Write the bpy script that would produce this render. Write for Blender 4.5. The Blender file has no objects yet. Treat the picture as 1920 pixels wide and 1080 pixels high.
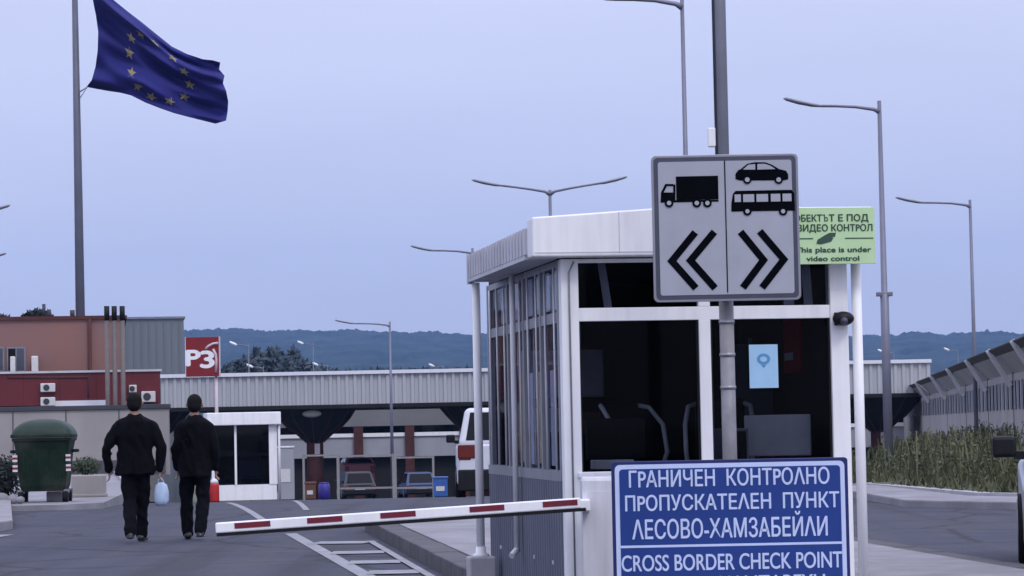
import bpy, bmesh, math, random
from mathutils import Vector, Matrix, noise
random.seed(7)
sc = bpy.context.scene
COL = sc.collection
R = math.radians

# ------------------------------------------------------------------ camera
F = 5000.0                      # focal length in pixels of a 1920 wide picture
HOR = 790.0                     # row of the horizon below the picture centre column
ROLL = 1.15
CAM_H = 1.35
cam = bpy.data.cameras.new("camera")
camo = bpy.data.objects.new("camera", cam)
COL.objects.link(camo)
sc.camera = camo
cam.sensor_width = 36.0
cam.lens = 36.0 * F / 1920.0
cam.clip_start = 0.1
cam.clip_end = 9000.0
CM = (Matrix.Rotation(R(90) + math.atan((HOR - 540) / F), 4, 'X') @ Matrix.Rotation(R(-ROLL), 4, 'Z'))
camo.matrix_world = Matrix.Translation((0, 0, CAM_H)) @ CM
C3 = CM.to_3x3()

# ------------------------------------------------------------------ world and sun
SUN_EL, SUN_AZ = 50.0, 152.0    # the sun stands behind the camera, a little to the right
world = bpy.data.worlds.new("World")
sc.world = world
world.use_nodes = True
wn, wl = world.node_tree.nodes, world.node_tree.links
wn.clear()
w_out = wn.new("ShaderNodeOutputWorld")
w_bg = wn.new("ShaderNodeBackground")
w_bg.inputs["Strength"].default_value = 0.138
sky = wn.new("ShaderNodeTexSky")
sky.sky_type = 'NISHITA'
sky.sun_disc = False
sky.sun_elevation = R(SUN_EL)
sky.sun_rotation = R(SUN_AZ)
tc = wn.new("ShaderNodeTexCoord")
sep = wn.new("ShaderNodeSeparateXYZ")
wl.new(tc.outputs["Generated"], sep.inputs[0])
ramp = wn.new("ShaderNodeValToRGB")
els = ramp.color_ramp.elements
els[0].position, els[0].color = 0.0, (0.43, 0.45, 0.645, 1)
els[1].position, els[1].color = 1.0, (1.15, 1.18, 1.50, 1)
for p_, c_ in ((0.05, (0.465, 0.485, 0.672, 1)), (0.16, (0.53, 0.548, 0.738, 1)), (0.40, (0.80, 0.82, 1.06, 1))):
    e_ = els.new(p_)
    e_.color = c_
wl.new(sep.outputs["Z"], ramp.inputs[0])
cn = wn.new("ShaderNodeTexNoise")           # soft cloud cover
cn.inputs["Scale"].default_value = 2.2
cn.inputs["Detail"].default_value = 5.0
cmap = wn.new("ShaderNodeMapping")
cmap.inputs["Scale"].default_value = (1, 1, 5)
wl.new(tc.outputs["Generated"], cmap.inputs[0])
wl.new(cmap.outputs[0], cn.inputs["Vector"])
cr = wn.new("ShaderNodeMapRange")
cr.inputs["From Min"].default_value = 0.3
cr.inputs["From Max"].default_value = 0.7
cr.inputs["To Min"].default_value = 9.0
cr.inputs["To Max"].default_value = 10.7
wl.new(cn.outputs["Fac"], cr.inputs["Value"])
vm = wn.new("ShaderNodeVectorMath")
vm.operation = 'SCALE'
wl.new(ramp.outputs["Color"], vm.inputs[0])
wl.new(cr.outputs["Result"], vm.inputs["Scale"])
wmix = wn.new("ShaderNodeMix")
wmix.data_type = 'RGBA'
wmix.inputs["Factor"].default_value = 0.9
wl.new(sky.outputs["Color"], wmix.inputs["A"])
wl.new(vm.outputs["Vector"], wmix.inputs["B"])
wl.new(wmix.outputs["Result"], w_bg.inputs["Color"])
wl.new(w_bg.outputs[0], w_out.inputs["Surface"])

sun = bpy.data.lights.new("sun", 'SUN')
sun.energy = 1.1
sun.angle = R(14)
sun.color = (1.0, 0.96, 0.93)
suno = bpy.data.objects.new("sun", sun)
COL.objects.link(suno)
_az, _el = R(SUN_AZ), R(SUN_EL)
sdir = Vector((math.sin(_az) * math.cos(_el), math.cos(_az) * math.cos(_el), math.sin(_el)))
suno.rotation_euler = sdir.to_track_quat('Z', 'Y').to_euler()
suno.location = (0, -20, 40)

sc.view_settings.view_transform = 'Standard'
sc.view_settings.look = 'None'
sc.view_settings.exposure = 0.0
sc.view_settings.gamma = 1.0

# ------------------------------------------------------------------ helpers
def P(px, py, D):
    """the point at distance D (along Y) that the 1920x1080 photograph shows at px, py"""
    d = C3 @ Vector(((px - 960) / F, (540 - py) / F, -1.0))
    k = D / d.y
    return Vector((d.x * k, D, CAM_H + d.z * k))

def gz(D):
    """height of the road: level near the camera, falling away behind the barrier"""
    if D < 40:
        return 0.0
    if D < 56:
        return -0.0276 * (D - 40) ** 2 / 32.0
    if D < 190:
        return -0.2208 - 0.0276 * (D - 56)
    return -0.2208 - 0.0276 * 134 - 0.02 * (min(D, 600) - 190)

def G(px, py, z=None):
    """road point seen at a pixel"""
    lo, hi = 6.0, 400.0
    for _ in range(60):
        m = 0.5 * (lo + hi)
        p = P(px, py, m)
        if p.z > (gz(m) if z is None else z):
            lo = m
        else:
            hi = m
    p = P(px, py, lo)
    p.z = gz(lo) if z is None else z
    return p

TH = R(8.87)                     # the lanes run away to the left at this angle
DR = Vector((-math.sin(TH), math.cos(TH), 0))
DX = Vector((math.cos(TH), math.sin(TH), 0))

def mat(name, col, rough=0.6, metal=0.0, var=0.12, scale=6.0, bump=0.0, bscale=60.0, col2=None, spec=0.5, stretch=None, emit=None, dirt=0.0, streak=False):
    m = bpy.data.materials.new(name)
    m.use_nodes = True
    n, l = m.node_tree.nodes, m.node_tree.links
    b = n["Principled BSDF"]
    b.inputs["Roughness"].default_value = rough
    b.inputs["Metallic"].default_value = metal
    b.inputs["Specular IOR Level"].default_value = spec
    t = n.new("ShaderNodeTexCoord")
    mp = n.new("ShaderNodeMapping")
    if stretch:
        mp.inputs["Scale"].default_value = stretch
    l.new(t.outputs["Object"], mp.inputs[0])
    nz = n.new("ShaderNodeTexNoise")
    nz.inputs["Scale"].default_value = scale
    nz.inputs["Detail"].default_value = 6.0
    nz.inputs["Roughness"].default_value = 0.62
    l.new(mp.outputs[0], nz.inputs["Vector"])
    mr = n.new("ShaderNodeMapRange")
    mr.inputs["From Min"].default_value = 0.3
    mr.inputs["From Max"].default_value = 0.7
    l.new(nz.outputs["Fac"], mr.inputs["Value"])
    mx = n.new("ShaderNodeMix")
    mx.data_type = 'RGBA'
    c2 = col2 if col2 else tuple(min(1, c * (1 + var)) for c in col)
    c1 = col if col2 else tuple(c * (1 - var) for c in col)
    mx.inputs["A"].default_value = (*c1, 1)
    mx.inputs["B"].default_value = (*c2, 1)
    l.new(mr.outputs["Result"], mx.inputs["Factor"])
    last = mx.outputs["Result"]
    if dirt:
        n2 = n.new("ShaderNodeTexNoise")
        n2.inputs["Scale"].default_value = scale * 0.35
        n2.inputs["Detail"].default_value = 8.0
        if streak:
            n2.inputs["Scale"].default_value = scale * 2.2
            mp2 = n.new("ShaderNodeMapping")
            mp2.inputs["Scale"].default_value = (2.5, 2.5, 0.22)
            l.new(t.outputs["Object"], mp2.inputs[0])
            l.new(mp2.outputs[0], n2.inputs["Vector"])
        else:
            l.new(t.outputs["Object"], n2.inputs["Vector"])
        m2 = n.new("ShaderNodeMapRange")
        m2.inputs["From Min"].default_value = 0.45
        m2.inputs["From Max"].default_value = 0.75
        m2.inputs["To Max"].default_value = dirt
        l.new(n2.outputs["Fac"], m2.inputs["Value"])
        x2 = n.new("ShaderNodeMix")
        x2.data_type = 'RGBA'
        x2.inputs["B"].default_value = (0.09, 0.08, 0.07, 1)
        l.new(m2.outputs["Result"], x2.inputs["Factor"])
        l.new(last, x2.inputs["A"])
        last = x2.outputs["Result"]
    l.new(last, b.inputs["Base Color"])
    if bump:
        nb = n.new("ShaderNodeTexNoise")
        nb.inputs["Scale"].default_value = bscale
        nb.inputs["Detail"].default_value = 4.0
        l.new(t.outputs["Object"], nb.inputs["Vector"])
        bp = n.new("ShaderNodeBump")
        bp.inputs["Strength"].default_value = bump
        bp.inputs["Distance"].default_value = 0.02
        l.new(nb.outputs["Fac"], bp.inputs["Height"])
        l.new(bp.outputs["Normal"], b.inputs["Normal"])
    return m

def glass(name, tint, refl=0.7, rough=0.02):
    m = bpy.data.materials.new(name)
    m.use_nodes = True
    n, l = m.node_tree.nodes, m.node_tree.links
    n.clear()
    o = n.new("ShaderNodeOutputMaterial")
    tr = n.new("ShaderNodeBsdfTransparent")
    tr.inputs["Color"].default_value = (*tint, 1)
    gl = n.new("ShaderNodeBsdfGlossy")
    gl.inputs["Roughness"].default_value = rough
    fr = n.new("ShaderNodeLayerWeight")
    fr.inputs["Blend"].default_value = 0.5
    pw = n.new("ShaderNodeMath")
    pw.operation = 'POWER'
    pw.inputs[1].default_value = 4.5
    l.new(fr.outputs["Facing"], pw.inputs[0])
    ml = n.new("ShaderNodeMath")
    ml.operation = 'MULTIPLY_ADD'
    ml.inputs[1].default_value = refl
    ml.inputs[2].default_value = 0.03 * refl
    l.new(pw.outputs[0], ml.inputs[0])
    mx = n.new("ShaderNodeMixShader")
    l.new(ml.outputs[0], mx.inputs[0])
    l.new(tr.outputs[0], mx.inputs[1])
    l.new(gl.outputs[0], mx.inputs[2])
    l.new(mx.outputs[0], o.inputs["Surface"])
    return m

class MB:
    """collects vertices and faces, then links them as one mesh object"""
    def __init__(s):
        s.v, s.f, s.smooth = [], [], []
    def add(s, vs, fs, smooth=False):
        k = len(s.v)
        s.v += [tuple(v) for v in vs]
        s.f += [tuple(i + k for i in f) for f in fs]
        s.smooth += [smooth] * len(fs)
        return s
    def box(s, x0, x1, y0, y1, z0, z1):
        return s.add([(x0, y0, z0), (x1, y0, z0), (x1, y1, z0), (x0, y1, z0), (x0, y0, z1), (x1, y0, z1), (x1, y1, z1), (x0, y1, z1)],
                     [(3, 2, 1, 0), (4, 5, 6, 7), (0, 1, 5, 4), (1, 2, 6, 5), (2, 3, 7, 6), (3, 0, 4, 7)])
    def beam(s, a, b, w, h):
        """rectangular bar from a to b"""
        a, b = Vector(a), Vector(b)
        d = (b - a).normalized()
        up = Vector((0, 0, 1)) if abs(d.z) < 0.95 else Vector((0, 1, 0))
        sx = d.cross(up).normalized() * w / 2
        sz = sx.cross(d).normalized() * h / 2
        vs = [p + i * sx + j * sz for p in (a, b) for i, j in ((-1, -1), (1, -1), (1, 1), (-1, 1))]
        return s.add(vs, [(0, 1, 2, 3), (7, 6, 5, 4), (0, 4, 5, 1), (1, 5, 6, 2), (2, 6, 7, 3), (3, 7, 4, 0)])
    def tube(s, pts, rad, n=10, smooth=True, squash=1.0):
        """tube through the points; rad is one radius or one per point"""
        pts = [Vector(p) for p in pts]
        if not isinstance(rad, (list, tuple)):
            rad = [rad] * len(pts)
        vs, fs = [], []
        for i, p in enumerate(pts):
            d = (pts[min(i + 1, len(pts) - 1)] - pts[max(i - 1, 0)])
            if d.length < 1e-9:
                d = Vector((0, 0, 1))
            d.normalize()
            up = Vector((0, 1, 0)) if abs(d.y) < 0.9 else Vector((1, 0, 0))
            sx = d.cross(up).normalized()
            sy = d.cross(sx).normalized()
            for k in range(n):
                a = 2 * math.pi * k / n
                vs.append(p + (sx * math.cos(a) * squash + sy * math.sin(a)) * rad[i])
        for i in range(len(pts) - 1):
            for k in range(n):
                k2 = (k + 1) % n
                fs.append((i * n + k, i * n + k2, (i + 1) * n + k2, (i + 1) * n + k))
        s.add(vs, fs, smooth)
        e = len(pts) - 1
        s.add([vs[k] for k in range(n)], [tuple(range(n))[::-1]])
        s.add([vs[e * n + k] for k in range(n)], [tuple(range(n))])
        return s
    def lathe(s, prof, cx=0, cy=0, n=20, smooth=True):
        vs, fs = [], []
        for r, z in prof:
            for k in range(n):
                a = 2 * math.pi * k / n
                vs.append((cx + r * math.cos(a), cy + r * math.sin(a), z))
        m = len(prof)
        for i in range(m - 1):
            for k in range(n):
                k2 = (k + 1) % n
                fs.append((i * n + k, i * n + k2, (i + 1) * n + k2, (i + 1) * n + k))
        s.add(vs, fs, smooth)
        s.add(vs[:n], [tuple(range(n))[::-1]])
        s.add(vs[-n:], [tuple(range(n))])
        return s
    def loft(s, rings, smooth=True, caps=True):
        n = len(rings[0])
        vs = [v for r in rings for v in r]
        fs = []
        for i in range(len(rings) - 1):
            for k in range(n):
                k2 = (k + 1) % n
                fs.append((i * n + k, i * n + k2, (i + 1) * n + k2, (i + 1) * n + k))
        s.add(vs, fs, smooth)
        if caps:
            s.add(rings[0], [tuple(range(n))[::-1]])
            s.add(rings[-1], [tuple(range(n))])
        return s
    def plate(s, pts, y0, y1):
        """outline in x,z extruded from y0 to y1"""
        n = len(pts)
        vs = [(x, y0, z) for x, z in pts] + [(x, y1, z) for x, z in pts]
        fs = [tuple(range(n)), tuple(range(n, 2 * n))[::-1]]
        fs += [((k + 1) % n, k, n + k, n + (k + 1) % n) for k in range(n)]
        return s.add(vs, fs)
    def slab(s, pts, z0, z1):
        """outline in x,y extruded from z0 to z1"""
        n = len(pts)
        vs = [(p[0], p[1], z0) for p in pts] + [(p[0], p[1], z1) for p in pts]
        fs = [tuple(range(n))[::-1], tuple(range(n, 2 * n))]
        fs += [(k, (k + 1) % n, n + (k + 1) % n, n + k) for k in range(n)]
        return s.add(vs, fs)
    def ell(s, c, r, n=16, m=10):
        prof = []
        vs, fs = [], []
        for i in range(1, m):
            t = math.pi * i / m
            for k in range(n):
                a = 2 * math.pi * k / n
                vs.append((c[0] + r[0] * math.sin(t) * math.cos(a), c[1] + r[1] * math.sin(t) * math.sin(a), c[2] + r[2] * math.cos(t)))
        for i in range(m - 2):
            for k in range(n):
                k2 = (k + 1) % n
                fs.append((i * n + k, (i + 1) * n + k, (i + 1) * n + k2, i * n + k2))
        vs += [(c[0], c[1], c[2] + r[2]), (c[0], c[1], c[2] - r[2])]
        T = len(vs)
        for k in range(n):
            fs.append((T - 2, k, (k + 1) % n))
            fs.append((T - 1, (m - 2) * n + (k + 1) % n, (m - 2) * n + k))
        return s.add(vs, fs, True)
    def build(s, name, material, parent=None, bevel=0.0, seg=2):
        me = bpy.data.meshes.new(name)
        me.from_pydata(s.v, [], s.f)
        me.polygons.foreach_set("use_smooth", s.smooth)
        bm = bmesh.new()
        bm.from_mesh(me)
        bmesh.ops.remove_doubles(bm, verts=bm.verts, dist=1e-5)
        bmesh.ops.recalc_face_normals(bm, faces=bm.faces)
        if bevel:
            ed = [e for e in bm.edges if len(e.link_faces) == 2 and e.calc_face_angle(0) > 0.6]
            bmesh.ops.bevel(bm, geom=ed, offset=bevel, segments=seg, affect='EDGES', profile=0.5, clamp_overlap=True)
        bm.to_mesh(me)
        bm.free()
        me.materials.append(material)
        o = bpy.data.objects.new(name, me)
        COL.objects.link(o)
        if parent:
            o.parent = parent
        return o

def tag(o, label, cat, group=None, kind=None):
    o["label"] = label
    o["category"] = cat
    if group:
        o["group"] = group
    if kind:
        o["kind"] = kind
    return o

def thing(name, label, cat, loc=(0, 0, 0), rz=0.0, group=None):
    o = bpy.data.objects.new(name, None)
    COL.objects.link(o)
    o.location = loc
    o.rotation_euler = (0, 0, rz)
    o.empty_display_size = 0.2
    return tag(o, label, cat, group)

def structure(o):
    o["kind"] = "structure"
    return o

def kids(o):
    return [c for c in bpy.data.objects if c.parent == o]

def dup(o, parent=None):
    c = o.copy()
    COL.objects.link(c)
    c.parent = parent
    for ch in kids(o):
        dup(ch, c)
    return c

def remeshed(mb, name, material, parent, voxel, smooth=4):
    """melts overlapping shapes into one continuous surface"""
    o = mb.build(name, material)
    md = o.modifiers.new("r", 'REMESH')
    md.mode = 'VOXEL'
    md.voxel_size = voxel
    md.use_smooth_shade = True
    if smooth:
        s_ = o.modifiers.new("s", 'SMOOTH')
        s_.iterations = smooth
        s_.factor = 0.5
    dg = bpy.context.evaluated_depsgraph_get()
    dg.update()
    me = bpy.data.meshes.new_from_object(o.evaluated_get(dg))
    o.modifiers.clear()
    old = o.data
    o.data = me
    bpy.data.meshes.remove(old)
    me.name = name
    if not me.materials:
        me.materials.append(material)
    o.parent = parent
    return o

def lettering(name, body, x0, x1, zc, h, y, material, parent, weight=0.0):
    """flat letters fitted to a width and a cap height, facing -Y"""
    cu = bpy.data.curves.new(name, 'FONT')
    cu.body = body.replace("Р", "P")     # the two letters look the same
    cu.size = 1.0
    cu.extrude = 0.0
    cu.resolution_u = 6
    t = bpy.data.objects.new(name, cu)
    COL.objects.link(t)
    dg = bpy.context.evaluated_depsgraph_get()
    dg.update()
    me = bpy.data.meshes.new_from_object(t.evaluated_get(dg))
    bpy.data.objects.remove(t)
    xs = [v.co.x for v in me.vertices]
    ys = [v.co.y for v in me.vertices]
    w = max(xs) - min(xs)
    base, cap = 0.0, 0.73
    sx, sz = (x1 - x0) / w, h / cap
    x_min = min(xs)
    mb = MB()
    fs = [tuple(p.vertices) for p in me.polygons]
    wt = weight * (x1 - x0) / w * 1.0 if weight else 0.0
    for i, (ox, oz) in enumerate(((0, 0), (-1, 0), (1, 0), (0, 0.7), (0, -0.7)) if weight else ((0, 0),)):
        vs = [(x0 + (v.co.x - x_min) * sx + ox * wt, y - 0.0015 - 0.0003 * i, zc + (v.co.y - cap / 2) * sz + oz * wt) for v in me.vertices]
        mb.add(vs, fs)
    bpy.data.meshes.remove(me)
    return mb.build(name, material, parent)

# ------------------------------------------------------------------ materials
M = {}
M["asphalt"] = mat("asphalt", (0.034, 0.038, 0.064), 0.85, var=0.2, scale=1.3, bump=0.5, bscale=90, dirt=0.25)
def worn_asphalt():
    m = M["asphalt"]
    n, l = m.node_tree.nodes, m.node_tree.links
    b = n["Principled BSDF"]
    src = b.inputs["Base Color"].links[0].from_socket
    t = n.new("ShaderNodeTexCoord")
    def layer(last, fac, col, amount):
        mm = n.new("ShaderNodeMath")
        mm.operation = 'MULTIPLY'
        mm.inputs[1].default_value = amount
        l.new(fac, mm.inputs[0])
        x = n.new("ShaderNodeMix")
        x.data_type = 'RGBA'
        x.inputs["B"].default_value = (*col, 1)
        l.new(mm.outputs[0], x.inputs["Factor"])
        l.new(last, x.inputs["A"])
        return x.outputs["Result"]
    def ranged(sock, a, c):
        r = n.new("ShaderNodeMapRange")
        r.inputs["From Min"].default_value = a
        r.inputs["From Max"].default_value = c
        l.new(sock, r.inputs["Value"])
        return r.outputs["Result"]
    # tyre tracks along the lanes
    mp = n.new("ShaderNodeMapping")
    mp.inputs["Rotation"].default_value = (0, 0, -TH)
    mp.inputs["Scale"].default_value = (1.6, 0.035, 1)
    l.new(t.outputs["Object"], mp.inputs[0])
    nz = n.new("ShaderNodeTexNoise")
    nz.inputs["Scale"].default_value = 1.0
    nz.inputs["Detail"].default_value = 5.0
    l.new(mp.outputs[0], nz.inputs["Vector"])
    last = layer(src, ranged(nz.outputs["Fac"], 0.50, 0.66), (0.012, 0.012, 0.016), 0.55)
    last = layer(last, ranged(nz.outputs["Fac"], 0.46, 0.34), (0.055, 0.055, 0.068), 0.6)
    # oil spots
    n2 = n.new("ShaderNodeTexNoise")
    n2.inputs["Scale"].default_value = 1.1
    n2.inputs["Detail"].default_value = 3.0
    l.new(t.outputs["Object"], n2.inputs["Vector"])
    last = layer(last, ranged(n2.outputs["Fac"], 0.66, 0.72), (0.008, 0.008, 0.010), 0.7)
    # cracks
    n4 = n.new("ShaderNodeTexNoise")
    n4.inputs["Scale"].default_value = 1.5
    l.new(t.outputs["Object"], n4.inputs["Vector"])
    mv = n.new("ShaderNodeMix")
    mv.data_type = 'RGBA'
    mv.inputs["Factor"].default_value = 0.25
    l.new(t.outputs["Object"], mv.inputs["A"])
    l.new(n4.outputs["Color"], mv.inputs["B"])
    vo = n.new("ShaderNodeTexVoronoi")
    vo.feature = 'DISTANCE_TO_EDGE'
    vo.inputs["Scale"].default_value = 0.42
    l.new(mv.outputs["Result"], vo.inputs["Vector"])
    last = layer(last, ranged(vo.outputs["Distance"], 0.022, 0.006), (0.008, 0.008, 0.010), 0.75)
    l.new(last, b.inputs["Base Color"])
worn_asphalt()
M["earth"] = mat("earth", (0.10, 0.10, 0.07), 0.95, col2=(0.06, 0.075, 0.035), scale=0.06)
M["paint"] = mat("road_paint", (0.30, 0.30, 0.33), 0.7, col2=(0.16, 0.16, 0.18), scale=5)
M["slab"] = mat("paving", (0.235, 0.23, 0.255), 0.85, var=0.2, scale=2.0, bump=0.3, dirt=0.3)
M["kerb"] = mat("kerb_stone_shaded", (0.075, 0.072, 0.082), 0.85, var=0.25, scale=3.0, bump=0.3)  # stone colour with the shade along the kerb face mixed in
M["kerbtop"] = mat("kerb_pale", (0.40, 0.39, 0.42), 0.8, var=0.15, scale=3.0)
M["conc"] = mat("concrete_wall", (0.33, 0.31, 0.295), 0.9, col2=(0.27, 0.255, 0.245), scale=1.1, bump=0.2, stretch=(1, 1, 0.4), dirt=0.25)
M["white"] = mat("white_paint", (0.87, 0.87, 0.88), 0.45, var=0.03, scale=2.5, dirt=0.12, streak=True)
M["white2"] = mat("white_dull", (0.66, 0.66, 0.70), 0.5, var=0.06, scale=2.0, dirt=0.25, streak=True)
M["gutter"] = mat("grey_gutter", (0.54, 0.54, 0.58), 0.55, var=0.1, scale=2.0, dirt=0.3)
M["alu"] = mat("aluminium", (0.26, 0.265, 0.30), 0.45, 0.3, var=0.12, scale=4.0)
M["clad"] = mat("dark_cladding", (0.115, 0.125, 0.17), 0.5, var=0.12, scale=3.0, stretch=(1, 1, 0.3))
M["black"] = mat("black_plastic", (0.008, 0.008, 0.010), 0.5, var=0.2, spec=0.25)
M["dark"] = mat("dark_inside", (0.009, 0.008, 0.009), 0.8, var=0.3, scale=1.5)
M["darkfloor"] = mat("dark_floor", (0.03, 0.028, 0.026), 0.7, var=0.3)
M["steel"] = mat("galvanised", (0.20, 0.21, 0.25), 0.5, 0.4, var=0.15, scale=3.0)
M["oldzinc"] = mat("weathered_zinc", (0.30, 0.295, 0.32), 0.6, 0.2, col2=(0.20, 0.195, 0.21), scale=9.0, dirt=0.5)
M["lampsteel"] = mat("lamp_steel", (0.17, 0.175, 0.23), 0.5, 0.3, var=0.1, scale=2.0)
M["lamphead"] = mat("lamp_head", (0.24, 0.25, 0.30), 0.45, 0.2, var=0.1)
M["palehead"] = mat("pale_lamp_head", (0.75, 0.77, 0.80), 0.4, var=0.05)
M["signgrey"] = mat("sign_grey", (0.36, 0.37, 0.42), 0.4, var=0.06, scale=5.0, dirt=0.08)
M["signline"] = mat("sign_line", (0.055, 0.06, 0.09), 0.45, var=0.1)
M["signrim"] = mat("sign_rim", (0.30, 0.30, 0.33), 0.4, 0.5, var=0.1)
M["ink"] = mat("sign_black", (0.0025, 0.003, 0.005), 0.8, var=0.2, spec=0.03)
M["blue"] = mat("sign_blue", (0.004, 0.034, 0.205), 0.4, var=0.08, scale=3.0)
M["bluedark"] = mat("sign_blue_edge", (0.006, 0.014, 0.11), 0.4, var=0.08)
M["signwhite"] = mat("sign_letters", (0.52, 0.60, 0.82), 0.45, var=0.05)
M["green"] = mat("notice_green", (0.46, 0.68, 0.33), 0.5, col2=(0.55, 0.75, 0.44), scale=3.0)
M["greenink"] = mat("notice_ink", (0.03, 0.07, 0.045), 0.5, var=0.1)
M["paper"] = mat("blue_paper", (0.36, 0.60, 0.80), 0.6, var=0.05, scale=8.0)
M["paperink"] = mat("paper_ink", (0.10, 0.30, 0.55), 0.6, var=0.1)
M["red"] = mat("barrier_red", (0.16, 0.010, 0.025), 0.4, var=0.1)
M["signred"] = mat("sign_red", (0.20, 0.005, 0.010), 0.45, var=0.1)
M["brightred"] = mat("bright_red", (0.42, 0.014, 0.014), 0.45, var=0.1)
M["pinkwhite"] = mat("pink_white", (0.60, 0.50, 0.55), 0.5, var=0.05)
M["redband"] = mat("red_panel", (0.12, 0.010, 0.016), 0.5, var=0.2, scale=0.8)
M["render"] = mat("salmon_render", (0.26, 0.125, 0.10), 0.85, col2=(0.21, 0.118, 0.115), scale=0.5, dirt=0.1)
M["greyclad"] = mat("grey_cladding", (0.14, 0.16, 0.18), 0.6, var=0.08, scale=0.5, stretch=(1, 1, 0.15))
M["canopy"] = mat("canopy_sheet", (0.42, 0.43, 0.45), 0.55, var=0.06, scale=0.4, stretch=(1, 1, 0.3))
M["canopyrim"] = mat("canopy_rim", (0.72, 0.73, 0.78), 0.5, var=0.05)
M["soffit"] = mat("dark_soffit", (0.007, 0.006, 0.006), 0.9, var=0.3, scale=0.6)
M["brown"] = mat("brown_column", (0.07, 0.018, 0.016), 0.8, var=0.3, scale=2.0)
M["greyhall"] = mat("hall_grey", (0.17, 0.17, 0.175), 0.8, var=0.1, scale=0.3)
M["palehall"] = mat("hall_pale", (0.33, 0.34, 0.37), 0.8, var=0.1, scale=0.4)
M["pipe"] = mat("tan_pipe", (0.13, 0.115, 0.11), 0.6, var=0.15)
M["palepipe"] = mat("pale_pipe", (0.26, 0.25, 0.25), 0.6, var=0.15)
M["darkpipe"] = mat("dark_pipe", (0.04, 0.04, 0.05), 0.6, var=0.15)
M["acwhite"] = mat("ac_white", (0.62, 0.61, 0.60), 0.5, var=0.08)
M["bin"] = mat("bin_green", (0.0025, 0.015, 0.006), 0.6, spec=0.25, var=0.5, scale=5.0, dirt=0.45)
M["binlid"] = mat("bin_lid", (0.008, 0.028, 0.018), 0.5, spec=0.3, var=0.2, scale=4.0, dirt=0.15)
M["rubber"] = mat("rubber", (0.008, 0.008, 0.009), 0.8, var=0.2, spec=0.2)
M["suit"] = mat("dark_suit", (0.0032, 0.0032, 0.005), 0.9, spec=0.1, var=0.3, scale=12.0, bump=0.3, bscale=30)
M["trouser"] = mat("dark_trousers", (0.004, 0.004, 0.0065), 0.9, spec=0.1, var=0.3, scale=10.0, bump=0.3, bscale=30)
M["skin"] = mat("skin", (0.30, 0.17, 0.12), 0.6, var=0.08)
M["hair"] = mat("dark_hair", (0.007, 0.006, 0.006), 0.8, var=0.3, scale=30, spec=0.15)
M["shoe"] = mat("black_shoe", (0.006, 0.006, 0.007), 0.35, var=0.2)
M["bag"] = mat("blue_bag", (0.30, 0.43, 0.60), 0.5, col2=(0.46, 0.55, 0.66), scale=8.0)
M["flag"] = mat("flag_blue", (0.011, 0.012, 0.145), 0.85, var=0.15, scale=1.0)
M["star"] = mat("flag_star", (0.25, 0.22, 0.11), 0.8, var=0.1)
M["flagpole"] = mat("flagpole_paint", (0.09, 0.10, 0.14), 0.5, var=0.12, scale=1.5)
M["carwhite"] = mat("car_white", (0.62, 0.63, 0.68), 0.25, var=0.03)
M["carsilver"] = mat("car_silver", (0.42, 0.44, 0.48), 0.3, 0.4, var=0.04)
M["carblue"] = mat("car_blue", (0.03, 0.055, 0.14), 0.3, var=0.05)
M["carblack"] = mat("car_black", (0.02, 0.02, 0.026), 0.3, var=0.05)
M["carred"] = mat("car_red", (0.30, 0.085, 0.12), 0.35, var=0.08)
M["taillight"] = mat("tail_light", (0.12, 0.012, 0.006), 0.25, var=0.1)
M["carglass"] = glass("car_glass", (0.05, 0.06, 0.08), 0.8)
M["boothglass"] = glass("booth_glass", (0.62, 0.64, 0.68), 0.12)
M["sideglass"] = glass("side_glass", (0.86, 0.88, 0.94), 0.30)
M["farglass"] = glass("far_booth_glass", (0.30, 0.33, 0.40), 0.6)
M["barrelblue"] = mat("barrel_blue", (0.03, 0.02, 0.22), 0.45, var=0.1)
M["boxblue"] = mat("box_blue", (0.03, 0.11, 0.36), 0.45, var=0.15)
M["wood"] = mat("brown_wood", (0.12, 0.05, 0.03), 0.7, var=0.2)
M["upright_strip"] = mat("blind_slats", (0.50, 0.51, 0.56), 0.7, var=0.1)
M["ochre_glint"] = mat("glint_strip", (0.50, 0.39, 0.17), 0.7, var=0.1)  # yellowish glints of the side panes, given as a colour
M["fence"] = mat("fence_sheet", (0.36, 0.345, 0.35), 0.7, var=0.1, scale=0.6, stretch=(1, 1, 0.2), dirt=0.2)
M["palesheet"] = mat("pale_sheet", (0.42, 0.41, 0.44), 0.6, var=0.1, scale=1.0, dirt=0.3)
M["fencedark"] = mat("fence_mesh", (0.075, 0.07, 0.075), 0.8, var=0.2)
M["fencepale"] = mat("fence_strut", (0.55, 0.55, 0.58), 0.6, var=0.1)
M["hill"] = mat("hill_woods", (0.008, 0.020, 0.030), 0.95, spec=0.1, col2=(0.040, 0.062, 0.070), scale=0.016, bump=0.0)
M["bark"] = mat("bark", (0.05, 0.04, 0.03), 0.9, var=0.2)

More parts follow.
